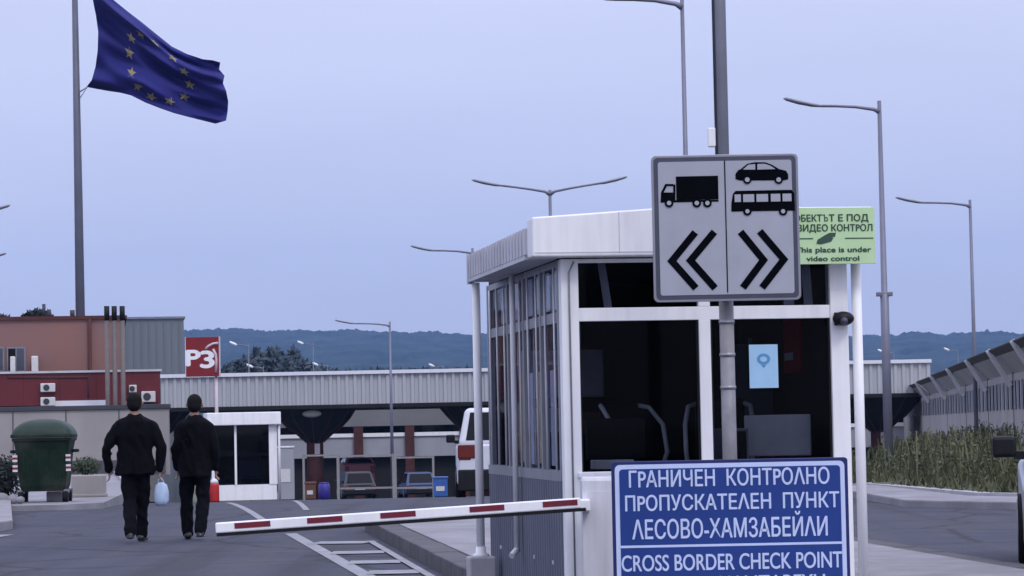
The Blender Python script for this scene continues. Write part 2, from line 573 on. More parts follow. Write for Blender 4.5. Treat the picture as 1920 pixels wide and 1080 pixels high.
def leafmat(name, a, b):
    m = bpy.data.materials.new(name)
    m.use_nodes = True
    n, l = m.node_tree.nodes, m.node_tree.links
    bs = n["Principled BSDF"]
    bs.inputs["Roughness"].default_value = 0.7
    g = n.new("ShaderNodeNewGeometry")
    mx = n.new("ShaderNodeMix")
    mx.data_type = 'RGBA'
    mx.inputs["A"].default_value = (*a, 1)
    mx.inputs["B"].default_value = (*b, 1)
    l.new(g.outputs["Random Per Island"], mx.inputs["Factor"])
    l.new(mx.outputs["Result"], bs.inputs["Base Color"])
    return m
M["leaf"] = leafmat("leaf_green", (0.025, 0.035, 0.018), (0.06, 0.08, 0.035))
M["leafdark"] = leafmat("leaf_dark", (0.007, 0.013, 0.013), (0.018, 0.028, 0.024))
M["leafhazed"] = leafmat("leaf_far_hazed", (0.012, 0.026, 0.040), (0.040, 0.062, 0.080))  # bluish haze of the distance is put into this leaf colour
M["grass"] = leafmat("grass_blades", (0.035, 0.045, 0.016), (0.10, 0.105, 0.045))
M["soil"] = mat("grass_soil", (0.06, 0.062, 0.030), 0.95, col2=(0.095, 0.09, 0.05), scale=0.8, bump=0.4, bscale=10)

# ------------------------------------------------------------------ ground, road, verges
def sheet(name, xs, ds, zf, material):
    vs = [(x, d, zf(x, d)) for d in ds for x in xs]
    n = len(xs)
    fs = [(j * n + i, j * n + i + 1, (j + 1) * n + i + 1, (j + 1) * n + i) for j in range(len(ds) - 1) for i in range(n - 1)]
    mb = MB()
    mb.add(vs, fs, True)
    return structure(mb.build(name, material))

ds = [-300, -60, 0, 20, 40] + [42 + 2 * i for i in range(9)] + [70, 100, 140, 190, 250, 350, 600, 1000, 4400]
sheet("ground", [-3000, -400, -120, -60, -30, 0, 30, 60, 120, 400, 3000], ds, lambda x, d: gz(d) - 0.03, M["earth"])
ds2 = [-40, 0, 20, 40] + [41 + 1 * i for i in range(16)] + [60, 80, 110, 150, 190]
sheet("road", [-60, -40, -20, -8, 0, 8, 20, 30, 45], ds2, lambda x, d: gz(d), M["asphalt"])

def marking(pts, name="road_marking", lift=0.006):
    """painted strip between pairs of ground points, 4 mm above the road"""
    mb = MB()
    for a, b, w in pts:
        a, b = Vector(a), Vector(b)
        n_ = max(1, int((b - a).length / 1.0))
        d = (b - a)
        d.z = 0
        d.normalize()
        sx = Vector((d.y, -d.x, 0)) * w / 2
        for i in range(n_):
            p, q = a.lerp(b, i / n_), a.lerp(b, (i + 1) / n_)
            p.z, q.z = gz(p.y) + lift, gz(q.y) + lift
            mb.add([p - sx, p + sx, q + sx, q - sx], [(0, 1, 2, 3)])
    return structure(mb.build(name, M["paint"]))

lA0, lA1 = G(690, 1082), G(545, 1001)
along = (lA1 - lA0).normalized()
marking([(lA0 - along * 9, lA1, 0.15)])
marking([(G(508, 986), G(428, 943), 0.12)])
marking([(G(575, 957), G(537, 939), 0.10)])
hatch = [((588, 1019), (694, 1018)), ((622, 1038), (722, 1036)), ((655, 1056), (752, 1054)), ((690, 1075), (788, 1073)), ((722, 1096), (826, 1094))]
for ha, hb_ in hatch:
    marking([(G(*ha), G(*hb_), 0.6)], lift=0.010)
marking([(G(694, 1016), G(830, 1096), 0.08)], lift=0.014)
marking([(G(-40, 1012), G(14, 1003), 0.2)])

# booth island: pale top, kerb coloured darker to include its shade
k_far, k_near = G(700, 992), G(874, 1084)
KD = (k_near - k_far).normalized()          # along the kerb, towards the camera
KX = Vector((-KD.y, KD.x, 0))
isl_w = 3.9
def isl(a, b):
    return k_far + KX * a + KD * b
top = [isl(0.14, 0.35), isl(0.14, 26), isl(isl_w, 26), isl(isl_w, 0.3), isl(isl_w - 0.5, 0.14), isl(0.40, 0.14)]
structure(MB().slab([(p.x, p.y) for p in top], 0.0, 0.15).build("island_pavement", M["slab"]))
outer = [isl(0, 0.35), isl(0, 26), isl(isl_w + 0.12, 26), isl(isl_w + 0.12, 0.25), isl(isl_w - 0.45, 0), isl(0.35, 0)]
structure(MB().slab([(p.x, p.y) for p in outer], -0.02, 0.136).build("island_base", M["ink"]))
kb = MB()
cl = [isl(isl_w + 0.12, 26), isl(isl_w + 0.12, 0.25), isl(isl_w - 0.45, 0), isl(0.35, 0), isl(0, 0.35), isl(0, 26)]
for a_, b_ in zip(cl, cl[1:]):
    n_ = max(1, round((b_ - a_).length / 0.9))
    for i in range(n_):
        p, q = a_.lerp(b_, (i + 0.012) / n_), a_.lerp(b_, (i + 0.988) / n_)
        jit = random.uniform(-0.006, 0.006)
        kb.beam(p + Vector((0, 0, 0.062 + jit)), q + Vector((0, 0, 0.062 + jit * 0.5)), 0.26, 0.166)
structure(kb.build("island_kerb", M["kerb"], bevel=0.012))

# raised pavement on the left with a pale kerb running up to the wall
pav = [(-40, 46.5), (-8.0, 46.5), (-7.3, 47.3), (-8.1, 56), (-11.9, 79), (-40, 79)]
structure(MB().slab(pav, -1.2, 0.06).build("left_pavement", M["slab"]))
kb = MB()
kp = [Vector((-7.98, 56, 0.04)), Vector((-11.8, 79, 0.05))]
for a, b in zip(kp, kp[1:]):
    kb.beam(a, b, 0.2, 0.16)
structure(kb.build("left_kerb", M["kerbtop"]))
pv2 = [(-9.6, 39.0), (-5.95 - 0.0, 33.0), (-6.4, 30.0), (-14, 28.0), (-14, 42)]

# near pavement corner at the left edge
c0, c1, c2 = G(-30, 935), G(12, 940), G(24, 992)
structure(MB().slab([(c2.x - 0.15, c2.y - 2), (c2.x, c2.y), (c1.x, c1.y), (c0.x - 2, c0.y), (c0.x - 6, c0.y - 8)], -0.05, 0.13).build("corner_pavement", M["slab"], bevel=0.02))

# grassy bank on the right
bank = [(15.5, 31.0), (9.6, 36.2), (7.0, 40), (6.6, 47), (7.6, 58), (9.6, 78), (14, 112), (21, 160), (29, 215)]
def bank_fence(D):
    return 5.4 + 0.117 * D
def bank_z(D, t):
    return gz(D) + (0.14 + t * (0.22 + (D - 40) / 160 * 3.4))
mb = MB()
NT = 9
vs, fs = [], []
def bank_at(D):
    for (xa, da), (xb, db) in zip(bank, bank[1:]):
        if da <= D <= db:
            return xa + (xb - xa) * (D - da) / (db - da)
    return bank[-1][0]
bd = [31 + (215 - 31) * (i / 40) ** 1.6 for i in range(41)]
def bank_pt(D, s):
    xa = bank_at(D)
    xb = max(bank_fence(D), xa + 1.2) + 14
    x = xa + (xb - xa) * s
    w = max(bank_fence(D), xa + 1.2) - xa
    t = min(1.0, (x - xa) / w)
    zt = min(0.32, 0.22 + 0.001 * (D - 40))
    z0 = gz(D) + 0.13
    tgt = 0.17 if D < 76 else 0.17 - 0.0029 * (D - 76)
    return Vector((x, D, z0 + (tgt - z0) * (t ** 0.8) if tgt > z0 else z0))
for D in bd:
    for i in range(NT):
        vs.append(bank_pt(D, (i / (NT - 1)) ** 1.6))
for j in range(len(bd) - 1):
    for i in range(NT - 1):
        fs.append((j * NT + i, j * NT + i + 1, (j + 1) * NT + i + 1, (j + 1) * NT + i))
mb.add(vs, fs, True)
structure(mb.build("grass_bank", M["soil"]))
kb = MB()
for (xa, da), (xb, db) in zip(bank, bank[1:]):
    kb.beam((xa, da, gz(da) + 0.06), (xb, db, gz(db) + 0.06), 0.2, 0.17)
structure(kb.build("bank_kerb", M["kerbtop"]))
# paved strip between the bank and the lane
ps = [(17, 29.0), (9.0, 33.6), (5.6, 38.5), (5.4, 47), (6.3, 47), (6.75, 39.8), (9.4, 35.9), (17, 30)]
structure(MB().slab(ps, -0.03, 0.11).build("bank_footpath", M["slab"], bevel=0.02))
mb = MB()
rg = random.Random(3)
for _ in range(26000):
    D = 33 + (130 - 33) * rg.random() ** 1.5
    s = rg.random() ** 1.1 * 0.62
    p = bank_pt(D, s)
    if noise.noise(Vector((p.x * 0.5, p.y * 0.3, 0))) < -0.08:
        continue
    h = rg.uniform(0.06, 0.24) * (1 + 0.4 * noise.noise(Vector((p.x, p.y, 3))))
    a = rg.uniform(0, 6.28)
    w = rg.uniform(0.012, 0.03)
    sx = Vector((math.cos(a), math.sin(a), 0)) * w
    tip = p + Vector((rg.uniform(-0.12, 0.12), rg.uniform(-0.12, 0.12), h))
    mb.add([p - sx, p + sx, tip + sx * 0.3, tip - sx * 0.3], [(0, 1, 2, 3)])
for _ in range(420):
    D = 36 + 60 * rg.random() ** 1.5
    p = bank_pt(D, rg.random() * 0.45)
    for _k in range(rg.randint(5, 12)):
        h = rg.uniform(0.3, 1.0)
        a = rg.uniform(0, 6.28)
        tip = p + Vector((math.cos(a) * h * 0.35, math.sin(a) * h * 0.35, h))
        sx = Vector((-math.sin(a), math.cos(a), 0)) * 0.012
        mb.add([p - sx, p + sx, tip + sx, tip - sx], [(0, 1, 2, 3)])
        for _q in range(4):
            c_ = p.lerp(tip, rg.uniform(0.4, 1.0)) + Vector((rg.uniform(-0.05, 0.05), rg.uniform(-0.05, 0.05), 0))
            v1, v2 = Vector((rg.gauss(0, 1), rg.gauss(0, 1), rg.gauss(0, 1))).normalized() * 0.05, Vector((rg.gauss(0, 1), rg.gauss(0, 1), rg.gauss(0, 1))).normalized() * 0.025
            mb.add([c_ - v1, c_ + v2, c_ + v1, c_ - v2], [(0, 1, 2, 3)])
tag(mb.build("grass", M["grass"]), "dry olive grass covering the bank below the fence", "grass", kind="stuff")

# ------------------------------------------------------------------ hills and far woods
def ridge(x, fine=1.0):
    px = 960 + x / 3000 * F
    base = 618 - (172 * 0)  # rows in the levelled picture
    t = 598 + (px - 345) * 0.045 if px < 880 else 622 + (px - 880) * 0.02
    t = max(t, 575) + 3 * math.sin(px * 0.006)
    t += 6 * noise.noise(Vector((px * 0.010, 0, 0))) + 3 * fine * noise.noise(Vector((px * 0.045, 3, 0))) + fine * (2.5 * noise.noise(Vector((px * 0.19, 7, 0))) + 2.0 * noise.noise(Vector((px * 0.47, 11, 0))) - 5 * max(0, noise.noise(Vector((px * 0.09, 17, 0))) - 0.32)) + 4
    return CAM_H + (HOR - t) / F * 3000
mb = MB()
hx = [-2600 + 20 * i for i in range(75)] + [-1100 + 1.6 * i for i in range(1376)] + [1120 + 20 * i for i in range(75)]
nx, ny = len(hx), 40
vs, fs = [], []
for j in range(ny):
    t = j / (ny - 1)
    D = 1000 + 2000 * t
    for i in range(nx):
        x = hx[i] * (D / 3000)
        zr = ridge(x * 3000 / D, max(0.0, (t - 0.9) * 10))
        z = -13 + (zr + 13) * (t ** 1.15) + (1 - abs(2 * t - 1)) * 7 * noise.noise(Vector((x * 0.02, D * 0.01, 0))) + 3.0 * noise.noise(Vector((x * 0.03, D * 0.02, 1))) + 2.0 * noise.noise(Vector((x * 0.11, D * 0.013, 5)))
        vs.append((x, D, z))
for i in range(nx):
    vs.append((vs[(ny - 1) * nx + i][0] * 1.1, 4200, -13))
for j in range(ny):
    for i in range(nx - 1):
        fs.append((j * nx + i, j * nx + i + 1, (j + 1) * nx + i + 1, (j + 1) * nx + i))
mb.add(vs, fs, False)
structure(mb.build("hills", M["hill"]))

def leaves(mb, c, r, n, size, rg, flat=1.0):
    """small leaf faces scattered through an uneven crown volume"""
    for _ in range(n):
        v = Vector((rg.gauss(0, 1), rg.gauss(0, 1), rg.gauss(0, 1)))
        v.normalize()
        k = rg.random() ** 0.45
        b = 1 + 0.35 * noise.noise(v * 2.2 + Vector(c))
        p = Vector((c[0] + v.x * r[0] * k * b, c[1] + v.y * r[1] * k * b, c[2] + v.z * r[2] * k * b))
        a = Vector((rg.gauss(0, 1), rg.gauss(0, 1), rg.gauss(0, 1))).normalized() * size * rg.uniform(0.5, 1.2)
        q = a.orthogonal().normalized() * size * 0.45 * rg.uniform(0.5, 1.2)
        mb.add([p - a, p + q, p + a, p - q], [(0, 1, 2, 3)])

rg = random.Random(11)
mb = MB()
for px, py, rx, rz in [(415, 706, 24, 12), (440, 700, 26, 16), (462, 690, 20, 20), (486, 682, 17, 24), (512, 676, 15, 22), (530, 688, 16, 18), (550, 680, 13, 20), (572, 694, 20, 14), (600, 702, 30, 9), (640, 706, 60, 9), (720, 704, 60, 9), (800, 702, 60, 8), (870, 702, 50, 9)]:
    D = 330 + rg.uniform(-12, 12)
    c = P(px, py, D)
    k = D / F
    z1, z0 = c.z + rz * k * 1.1, gz(D)
    leaves(mb, (c.x, D, z1 - rz * k * 1.2), (rx * k * 1.1, 4, rz * k * 1.2), 800, 0.65, rg)
    zz0 = z1 - rz * k * 1.6
    leaves(mb, (c.x, D, (zz0 + z0) / 2), (rx * k * 1.3, 4, (zz0 - z0) / 2 * 1.1), 1100, 0.9, rg)
tag(mb.build("far_woods", M["leafhazed"]), "dark far-off wood filling the valley beyond the canopy", "wood", kind="stuff")

# ------------------------------------------------------------------ the main checkpoint booth
SB = 0.86                         # the booth is a small one
b0 = P(1057, 790, 20.0 * SB)
BO = Vector((b0.x, b0.y, CAM_H + (0.15 - CAM_H) * SB))
BT = -(BO.z - 0.15) / SB          # its foot, below the raised floor
booth = thing("checkpoint_booth", "large white control booth with dark windows standing on the island behind the road signs", "booth", BO, TH)
booth.scale = (SB, SB, SB)
W, L = 2.22, 3.88
z = lambda a: a - 0.15            # heights below are above the road
Z0, ZS, ZT0, ZT1, ZW, ZF = BT, z(0.96), z(2.09), z(2.19), z(2.56), z(2.90)
# structure of the box
MB().box(0.05, W - 0.05, 0.05, L - 0.05, 0.0, 0.03).build("floor", M["darkfloor"], booth)
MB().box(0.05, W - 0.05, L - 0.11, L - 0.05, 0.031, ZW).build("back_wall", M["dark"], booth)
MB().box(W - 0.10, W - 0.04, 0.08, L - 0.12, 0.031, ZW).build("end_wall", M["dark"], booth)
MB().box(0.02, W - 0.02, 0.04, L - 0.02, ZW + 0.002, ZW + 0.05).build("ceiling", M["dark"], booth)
mb = MB()
mb.box(0.135, W - 0.14, 0.02, 0.07, Z0, ZS - 0.045)
fp = mb.build("lower_panel", M["white2"], booth)
MB().box(0.10, W - 0.10, -0.035, 0.09, ZS - 0.044, ZS).build("window_sill", M["white"], booth, bevel=0.008)
mb = MB()
mb.box(0.0, 0.134, 0.0, 0.12, Z0, ZW)
mb.build("corner_post", M["white"], booth, bevel=0.006)
MB().box(W - 0.139, W, 0.0, 0.12, Z0, ZW).build("corner_post", M["white"], booth, bevel=0.006)
mb = MB()
mb.box(0.134, W - 0.139, 0.012, 0.075, ZT0, ZT1)
mb.box(1.055, 1.145, 0.010, 0.078, ZS, ZT0)
mb.box(1.055, 1.145, 0.010, 0.078, ZT1, ZW - 0.03)
mb.box(0.134, W - 0.139, 0.012, 0.075, ZW - 0.03, ZW)
wf = mb.build("window_frame", M["white"], booth, bevel=0.004)
for xa, xb in ((0.134, 1.055), (1.145, W - 0.139)):
    MB().box(xa, xb, 0.040, 0.048, ZS, ZT0).build("window_pane", M["boothglass"], wf)
    MB().box(xa, xb, 0.040, 0.048, ZT1, ZW - 0.03).build("window_pane", M["boothglass"], wf)
for xa in (0.134, 1.039, 1.145, W - 0.155):
    MB().box(xa, xa + 0.016, 0.030, 0.060, ZS, ZT0).build("rubber_seal", M["black"], wf)
for xa, xb, sh in ((0.31, 0.37, 0.0), (1.78, 1.86, 0.07), (1.90, 1.97, 0.03)):
    MB().plate([(xa - sh + 0.05, ZT1), (xb - sh + 0.05, ZT1), (xb, ZW), (xa, ZW)], 0.16, 0.165).build("reflection_strip", M["upright_strip"], booth)  # strips modelled to imitate pale reflections in the upper panes
LG = 3.22
# white fascia over the front, its top edge rising to the right
mb = MB()
xa, xb = -0.235, 2.385
mb.plate([(xa, ZW + 0.01), (xb, ZW + 0.01), (xb, z(2.925)), (0.7, z(2.925)), (xa, z(2.865))], -0.16, 0.10)
fas = mb.build("fascia", M["white"], booth, bevel=0.012)
for xs_ in (0.42, 1.08, 1.74):
    MB().box(xs_, xs_ + 0.006, -0.1625, -0.1602, ZW + 0.03, z(2.90)).build("panel_seam", M["gutter"], fas)
MB().box(-0.22, 2.37, -0.1625, -0.1602, ZW + 0.035, ZW + 0.043).build("drip_edge", M["gutter"], fas)
MB().tube([(0.06, -0.012, BT + 0.1), (0.06, -0.012, ZW - 0.1), (0.10, -0.012, ZW - 0.02)], 0.007, 6).build("cable", M["alu"], booth)
mb = MB()
mb.box(-0.20, 2.36, 0.10, LG, ZW + 0.055, z(2.74))
mb.build("roof", M["gutter"], booth, bevel=0.01)
# ribbed gutter board along the side of the roof
mb = MB()
n_ = 40
ya, yb = 0.10, LG
for k in range(n_):
    y0_, y1_ = ya + (yb - ya) * k / n_, ya + (yb - ya) * (k + 1) / n_
    off = 0.0 if k % 2 else 0.012
    mb.box(-0.245 - off, -0.205, y0_, y1_, z(2.60), z(2.80))
mb.build("gutter_board", M["gutter"], booth)
mb = MB()
mb.box(-0.255, -0.20, LG + 0.002, LG + 0.07, z(2.55), z(2.81))
mb.box(-0.25, -0.01, 0.12, LG, z(2.565), z(2.598))
mb.build("gutter_trim", M["gutter"], booth)
# side of the booth: aluminium frame, tall panes, corrugated cladding below
mb = MB()
for yv in (0.12, 0.95, 1.80, 2.65, L - 0.10):
    mb.box(-0.004, 0.055, yv, yv + 0.07, ZS - 0.02, ZW)
mb.box(0.0, 0.05, 0.12, L, ZT0, ZT1 - 0.02)
mb.box(-0.01, 0.06, 0.12, L, ZS - 0.07, ZS + 0.01)
mb.box(0.0, 0.05, 0.12, L, ZW - 0.05, ZW)
sf = mb.build("side_frame", M["alu"], booth)
for ya_, yb_ in ((0.19, 0.95), (1.02, 1.80), (1.87, 2.65), (2.72, L - 0.10)):
    MB().box(0.022, 0.028, ya_, yb_, ZS + 0.01, ZT0).build("side_pane", M["sideglass"], sf)
    MB().box(0.022, 0.028, ya_, yb_, ZT1 - 0.02, ZW - 0.05).build("side_pane", M["sideglass"], sf)
mb = MB()
n_ = 34
for k in range(n_):
    y0_, y1_ = 0.12 + (L - 0.12) * k / n_, 0.12 + (L - 0.12) * (k + 1) / n_
    a_ = (y1_ - y0_)
    mb.add([(0.02, y0_, BT), (-0.012, y0_ + a_ * 0.25, BT), (-0.012, y0_ + a_ * 0.6, BT), (0.02, y1_ - a_ * 0.1, BT), (0.02, y1_, BT),
            (0.02, y0_, ZS - 0.07), (-0.012, y0_ + a_ * 0.25, ZS - 0.07), (-0.012, y0_ + a_ * 0.6, ZS - 0.07), (0.02, y1_ - a_ * 0.1, ZS - 0.07), (0.02, y1_, ZS - 0.07)],
           [(0, 1, 6, 5), (1, 2, 7, 6), (2, 3, 8, 7), (3, 4, 9, 8)])
mb.box(0.021, 0.06, 0.12, L, BT, ZS - 0.07)
mb.build("side_cladding", M["clad"], booth)
yv = 0.27
while yv < L - 0.2:
    if min(abs(yv - q_ - 0.035) for q_ in (0.12, 0.95, 1.80, 2.65, L - 0.10)) > 0.09:
        MB().tube([(-0.012, yv, ZS + 0.012), (-0.012, yv, ZW - 0.052)], 0.0085, 6).build("window_bar", M["white2"], sf)
    yv += 0.42
# upright blinds hanging behind the side panes
rg = random.Random(5)
mb, mo = MB(), MB()
yv = 0.25
while yv < L - 0.2:
    g = rg.random()
    zt, zb = ZW - 0.07, ZS + 0.03
    if g < 0.72:
        zb = ZT1 + 0.02 if rg.random() < 0.6 else zb
        (mo if abs(yv - 1.25) < 0.06 else mb).box(0.10, 0.104, yv, yv + rg.uniform(0.045, 0.08), zb, zt)
    yv += rg.uniform(0.09, 0.14)
mb.build("upright_strip", M["upright_strip"], booth)
for yo in (0.30, 0.72, 1.10, 1.55, 2.30, 2.95):
    MB().box(0.034, 0.038, yo, yo + 0.22, ZT1 + 0.01, ZW - 0.06).build("upright_strip", M["acwhite"], booth)  # pale strips imitate the bright sky showing in the upper panes
for yo in (0.62, 1.62, 2.75):
    MB().box(0.036, 0.040, yo, yo + 0.16, ZS + 0.04, ZT0 - 0.35).build("upright_strip", M["upright_strip"], booth)
for yo in (1.12, 2.05):
    MB().box(0.034, 0.038, yo, yo + 0.27, ZS + 0.05, ZS + 0.78).build("upright_strip", M["ochre_glint"], booth)  # yellowish strips imitate glints in the side glass
mb = MB()
mb.tube([(-0.06, 2.0, 0.13), (-0.06, 2.0, z(2.56))], 0.024, 8)
mb.tube([(-0.06, 2.0, 0.15), (-0.12, 1.93, 0.10)], 0.026, 8)
mb.build("downpipe", M["white2"], booth)
mb = MB()
mb.tube([(W + 0.075, 0.02, BT), (W + 0.075, 0.02, ZW + 0.01)], 0.040, 12)
mb.build("downpipe", M["white"], booth)
mb = MB()
for yv in (0.5, 1.4, 2.3, 3.2):
    MB().box(-0.02, -0.008, yv, yv + 0.03, 0.10, 0.13).build("bolt", M["white2"], booth)

def at_booth(x, y, zz):
    return BO + (DX * x + DR * y + Vector((0, 0, zz))) * SB

# post that carries the far corner of the roof
pd = at_booth(-0.235, LG + 0.02, 0).y
pb = P(902, 1043, pd)
pp = thing("roof_post", "slim white post on a low concrete footing carrying the far corner of the booth roof", "post", (pb.x, pd, 0.15), TH)
MB().box(-0.10, 0.10, -0.10, 0.10, 0.0, pb.z - 0.15).build("footing", M["kerbtop"], pp, bevel=0.015)
hz0 = pb.z - 0.15
ht = at_booth(0, 0, z(2.56)).z - 0.15
MB().tube([(0, 0, hz0 + 0.02), (0, 0, ht)], 0.031, 12).build("shaft", M["white"], pp)
MB().lathe([(0.062, hz0), (0.062, hz0 + 0.015), (0.04, hz0 + 0.025), (0.036, hz0 + 0.07)], n=14).build("foot", M["white"], pp)

# things in and on the booth
t = thing("security_camera", "black dome camera fixed to the white post at the right of the booth window", "camera", at_booth(W - 0.06, -0.001, z(2.08)), TH)
MB().box(-0.055, 0.055, -0.03, 0.0, -0.05, 0.05).build("bracket", M["black"], t, bevel=0.008)
MB().ell((0, -0.075, 0.0), (0.085, 0.06, 0.055)).build("housing", M["black"], t)
MB().ell((-0.01, -0.125, -0.02), (0.03, 0.03, 0.03)).build("lens", M["signline"], t)

t = thing("notice_sheet", "light blue notice with a round emblem taped inside the right window pane", "notice", at_booth(1.555, 0.028, z(1.73)), TH)
MB().box(-0.112, 0.112, -0.003, 0.0, -0.165, 0.165).build("paper", M["paper"], t)
mb = MB()
for k in range(20):
    a, b = 2 * math.pi * k / 20, 2 * math.pi * (k + 1) / 20
    mb.plate([(0.028 * math.cos(a), 0.055 + 0.022 * math.sin(a)), (0.052 * math.cos(a), 0.055 + 0.042 * math.sin(a)), (0.052 * math.cos(b), 0.055 + 0.042 * math.sin(b)), (0.028 * math.cos(b), 0.055 + 0.022 * math.sin(b))][::-1], -0.005, -0.0035)
mb.plate([(-0.02, 0.012), (0.02, 0.012), (0.0, -0.015)], -0.005, -0.0035)
mb.build("emblem", M["paperink"], t)

t = thing("desk", "dark counter desk below the booth windows", "desk", at_booth(0.2, 0.12, 0.03), TH)
MB().box(0.0, 1.85, 0.0, 0.62, 0.70, 0.74).build("desktop", M["wood"], t, bevel=0.005)
for x_ in (0.02, 1.78):
    MB().box(x_, x_ + 0.05, 0.05, 0.58, 0, 0.698).build("leg", M["alu"], t)

for o_n in ("security_camera", "notice_sheet", "desk"):
    bpy.data.objects[o_n].scale = (SB, SB, SB)
def chair(label, pos, rz):
    t = thing("office_chair", label, "chair", pos, rz, "chairs inside the booth")
    t.scale = (SB, SB, SB)
    MB().lathe([(0.02, 0.06), (0.03, 0.08), (0.025, 0.46), (0.06, 0.48)], n=10).build("column", M["black"], t)
    mb = MB()
    for k in range(5):
        a = k * 2 * math.pi / 5
        mb.beam((0, 0, 0.09), (0.28 * math.cos(a), 0.28 * math.sin(a), 0.06), 0.04, 0.03)
    mb.build("base", M["black"], t)
    MB().box(-0.24, 0.24, -0.23, 0.23, 0.485, 0.555).build("seat", M["black"], t, bevel=0.03)
    MB().box(-0.20, 0.20, 0.20, 0.26, 0.70, 1.32).build("backrest", M["black"], t, bevel=0.03)
    for s_ in (-1, 1):
        MB().tube([(0.20 * s_, 0.22, 1.28), (0.25 * s_, 0.14, 1.26), (0.27 * s_, 0.0, 1.12), (0.265 * s_, -0.05, 0.90), (0.25 * s_, 0.02, 0.74), (0.22 * s_, 0.1, 0.56)], 0.019, 8).build("armrest", M["palehead"], t)
    return t
chair("black office chair with pale curved arms behind the left window pane", at_booth(0.82, 1.25, 0.03), TH + R(30))
chair("black office chair with pale curved arms behind the right window pane", at_booth(1.45, 1.10, 0.03), TH + R(-15))
def monitor(label, pos, rz, scr):
    t = thing("monitor", label, "monitor", pos, rz, "screens on the booth desk")
    t.scale = (SB, SB, SB)
    MB().box(-0.26, 0.26, -0.015, 0.025, 0.12, 0.44).build("screen", M[scr], t, bevel=0.008)
    MB().box(-0.03, 0.03, 0.0, 0.03, 0.01, 0.13).build("stand", M["black"], t)
    MB().box(-0.12, 0.12, -0.09, 0.09, 0.0, 0.012).build("base", M["black"], t)
monitor("grey monitor turned sideways on the booth desk behind the right pane", at_booth(1.76, 0.45, 0.77), TH + R(-24), "upright_strip")
monitor("dark monitor on the booth desk behind the left pane", at_booth(0.50, 0.55, 0.77), TH + R(20), "black")
t = thing("wall_cabinet", "dim grey wall cabinet at the back of the booth behind the left pane", "cabinet", at_booth(0.62, L - 0.11, z(1.55)), TH)
MB().box(-0.36, 0.36, -0.28, 0, 0, 0.42).build("body", M["upright_strip"], t, bevel=0.01)
MB().box(-0.34, -0.01, -0.30, -0.282, 0.02, 0.40).build("door", M["upright_strip"], t)
MB().box(0.01, 0.34, -0.30, -0.282, 0.02, 0.40).build("door", M["upright_strip"], t)
t = thing("wall_chart", "red chart on the end wall of the booth behind the right pane", "chart", at_booth(W - 0.101, 1.25, z(1.70)), TH - R(90))
MB().box(-0.25, 0.25, -0.02, 0, 0, 0.5).build("board", M["brightred"], t)
MB().box(-0.20, 0.05, -0.026, -0.021, 0.10, 0.16).build("strip", M["palehead"], t)

for o_n in ("wall_cabinet", "wall_chart"):
    bpy.data.objects[o_n].scale = (SB, SB, SB)

def small(name, label, cat, pos, parts, group=None):
    t = thing(name, label, cat, pos, TH, group)
    t.scale = (SB, SB, SB)
    for nm, mt, bx in parts:
        MB().box(*bx).build(nm, M[mt], t, bevel=0.006)
    return t
small("paper_tray", "stack of pale papers in a tray low behind the left pane", "paper tray", at_booth(0.42, 0.30, 0.772), [("tray", "black", (-0.17, 0.17, -0.12, 0.12, 0, 0.05)), ("papers", "acwhite", (-0.15, 0.15, -0.10, 0.10, 0.051, 0.12))])
small("telephone", "dark desk telephone beside the paper tray in the booth", "telephone", at_booth(0.95, 0.30, 0.772), [("base", "black", (-0.1, 0.1, -0.1, 0.1, 0, 0.06)), ("handset", "steel", (-0.1, -0.05, -0.09, 0.09, 0.061, 0.10))])
small("computer_case", "grey computer case on the booth desk low behind the right pane", "computer", at_booth(1.38, 0.45, 0.772), [("case", "steel", (-0.10, 0.10, -0.2, 0.2, 0, 0.34)), ("front_bezel", "black", (-0.08, 0.08, -0.215, -0.201, 0.02, 0.32))])
small("storage_shelf", "dim shelf of files on the back wall behind the left pane", "shelf", at_booth(0.62, L - 0.30, z(1.22)), [("board", "wood", (-0.42, 0.42, -0.15, 0.15, 0, 0.03)), ("file_row", "upright_strip", (-0.38, 0.10, -0.12, 0.12, 0.031, 0.24)), ("carton", "wood", (0.14, 0.38, -0.12, 0.12, 0.031, 0.20))])
small("hanging_coat", "dark coat hanging at the right inside the booth", "coat", at_booth(W - 0.30, 1.9, z(1.0)), [("cloth", "clad", (-0.16, 0.16, -0.08, 0.08, 0, 0.95)), ("hook", "steel", (-0.015, 0.015, -0.02, 0.02, 0.951, 1.0))])

# ------------------------------------------------------------------ signs in front of the booth
def px_frame(cx, cy, D):
    """maps photo pixels to a board's own x,z in metres"""
    k = D / F
    c_, s_ = math.cos(R(ROLL)), math.sin(R(ROLL))
    def f(px, py):
        dx, dy = px - cx, py - cy
        return ((dx * c_ - dy * s_) * k, (-dx * s_ - dy * c_) * k)
    return f

# tall pole
DP = 16.3
pA, pB = P(1353, 100, DP), P(1365, 830, DP)
poleb = Vector(((pA.x + pB.x) / 2, DP, 0))
pole = thing("sign_pole", "tall grey steel pole carrying the grey lane sign in front of the booth", "pole", poleb)
MB().tube([(0, 0, 0.02), (0, 0, 7.6)], [0.041, 0.041], 16).build("shaft", M["steel"], pole)
MB().tube([(0, 0, 0.021), (0, 0, 2.1)], 0.0445, 16).build("sleeve", M["oldzinc"], pole)
MB().box(-0.16, 0.16, -0.16, 0.16, 0.002, 0.02).build("base_plate", M["steel"], pole)
for h in (1.52, 1.72, 1.92):
    MB().tube([(0, 0, h), (0, 0, h + 0.02)], 0.049, 16).build("clamp_band", M["signrim"], pole)
MB().tube([(-0.037, -0.02, 2.2), (-0.037, -0.02, 7.5)], 0.010, 8).build("cable_conduit", M["signline"], pole)
c = P(1334, 258, DP)
t = thing("wireless_box", "small white box clamped to the tall pole above the lane sign", "box", (c.x, DP, c.z))
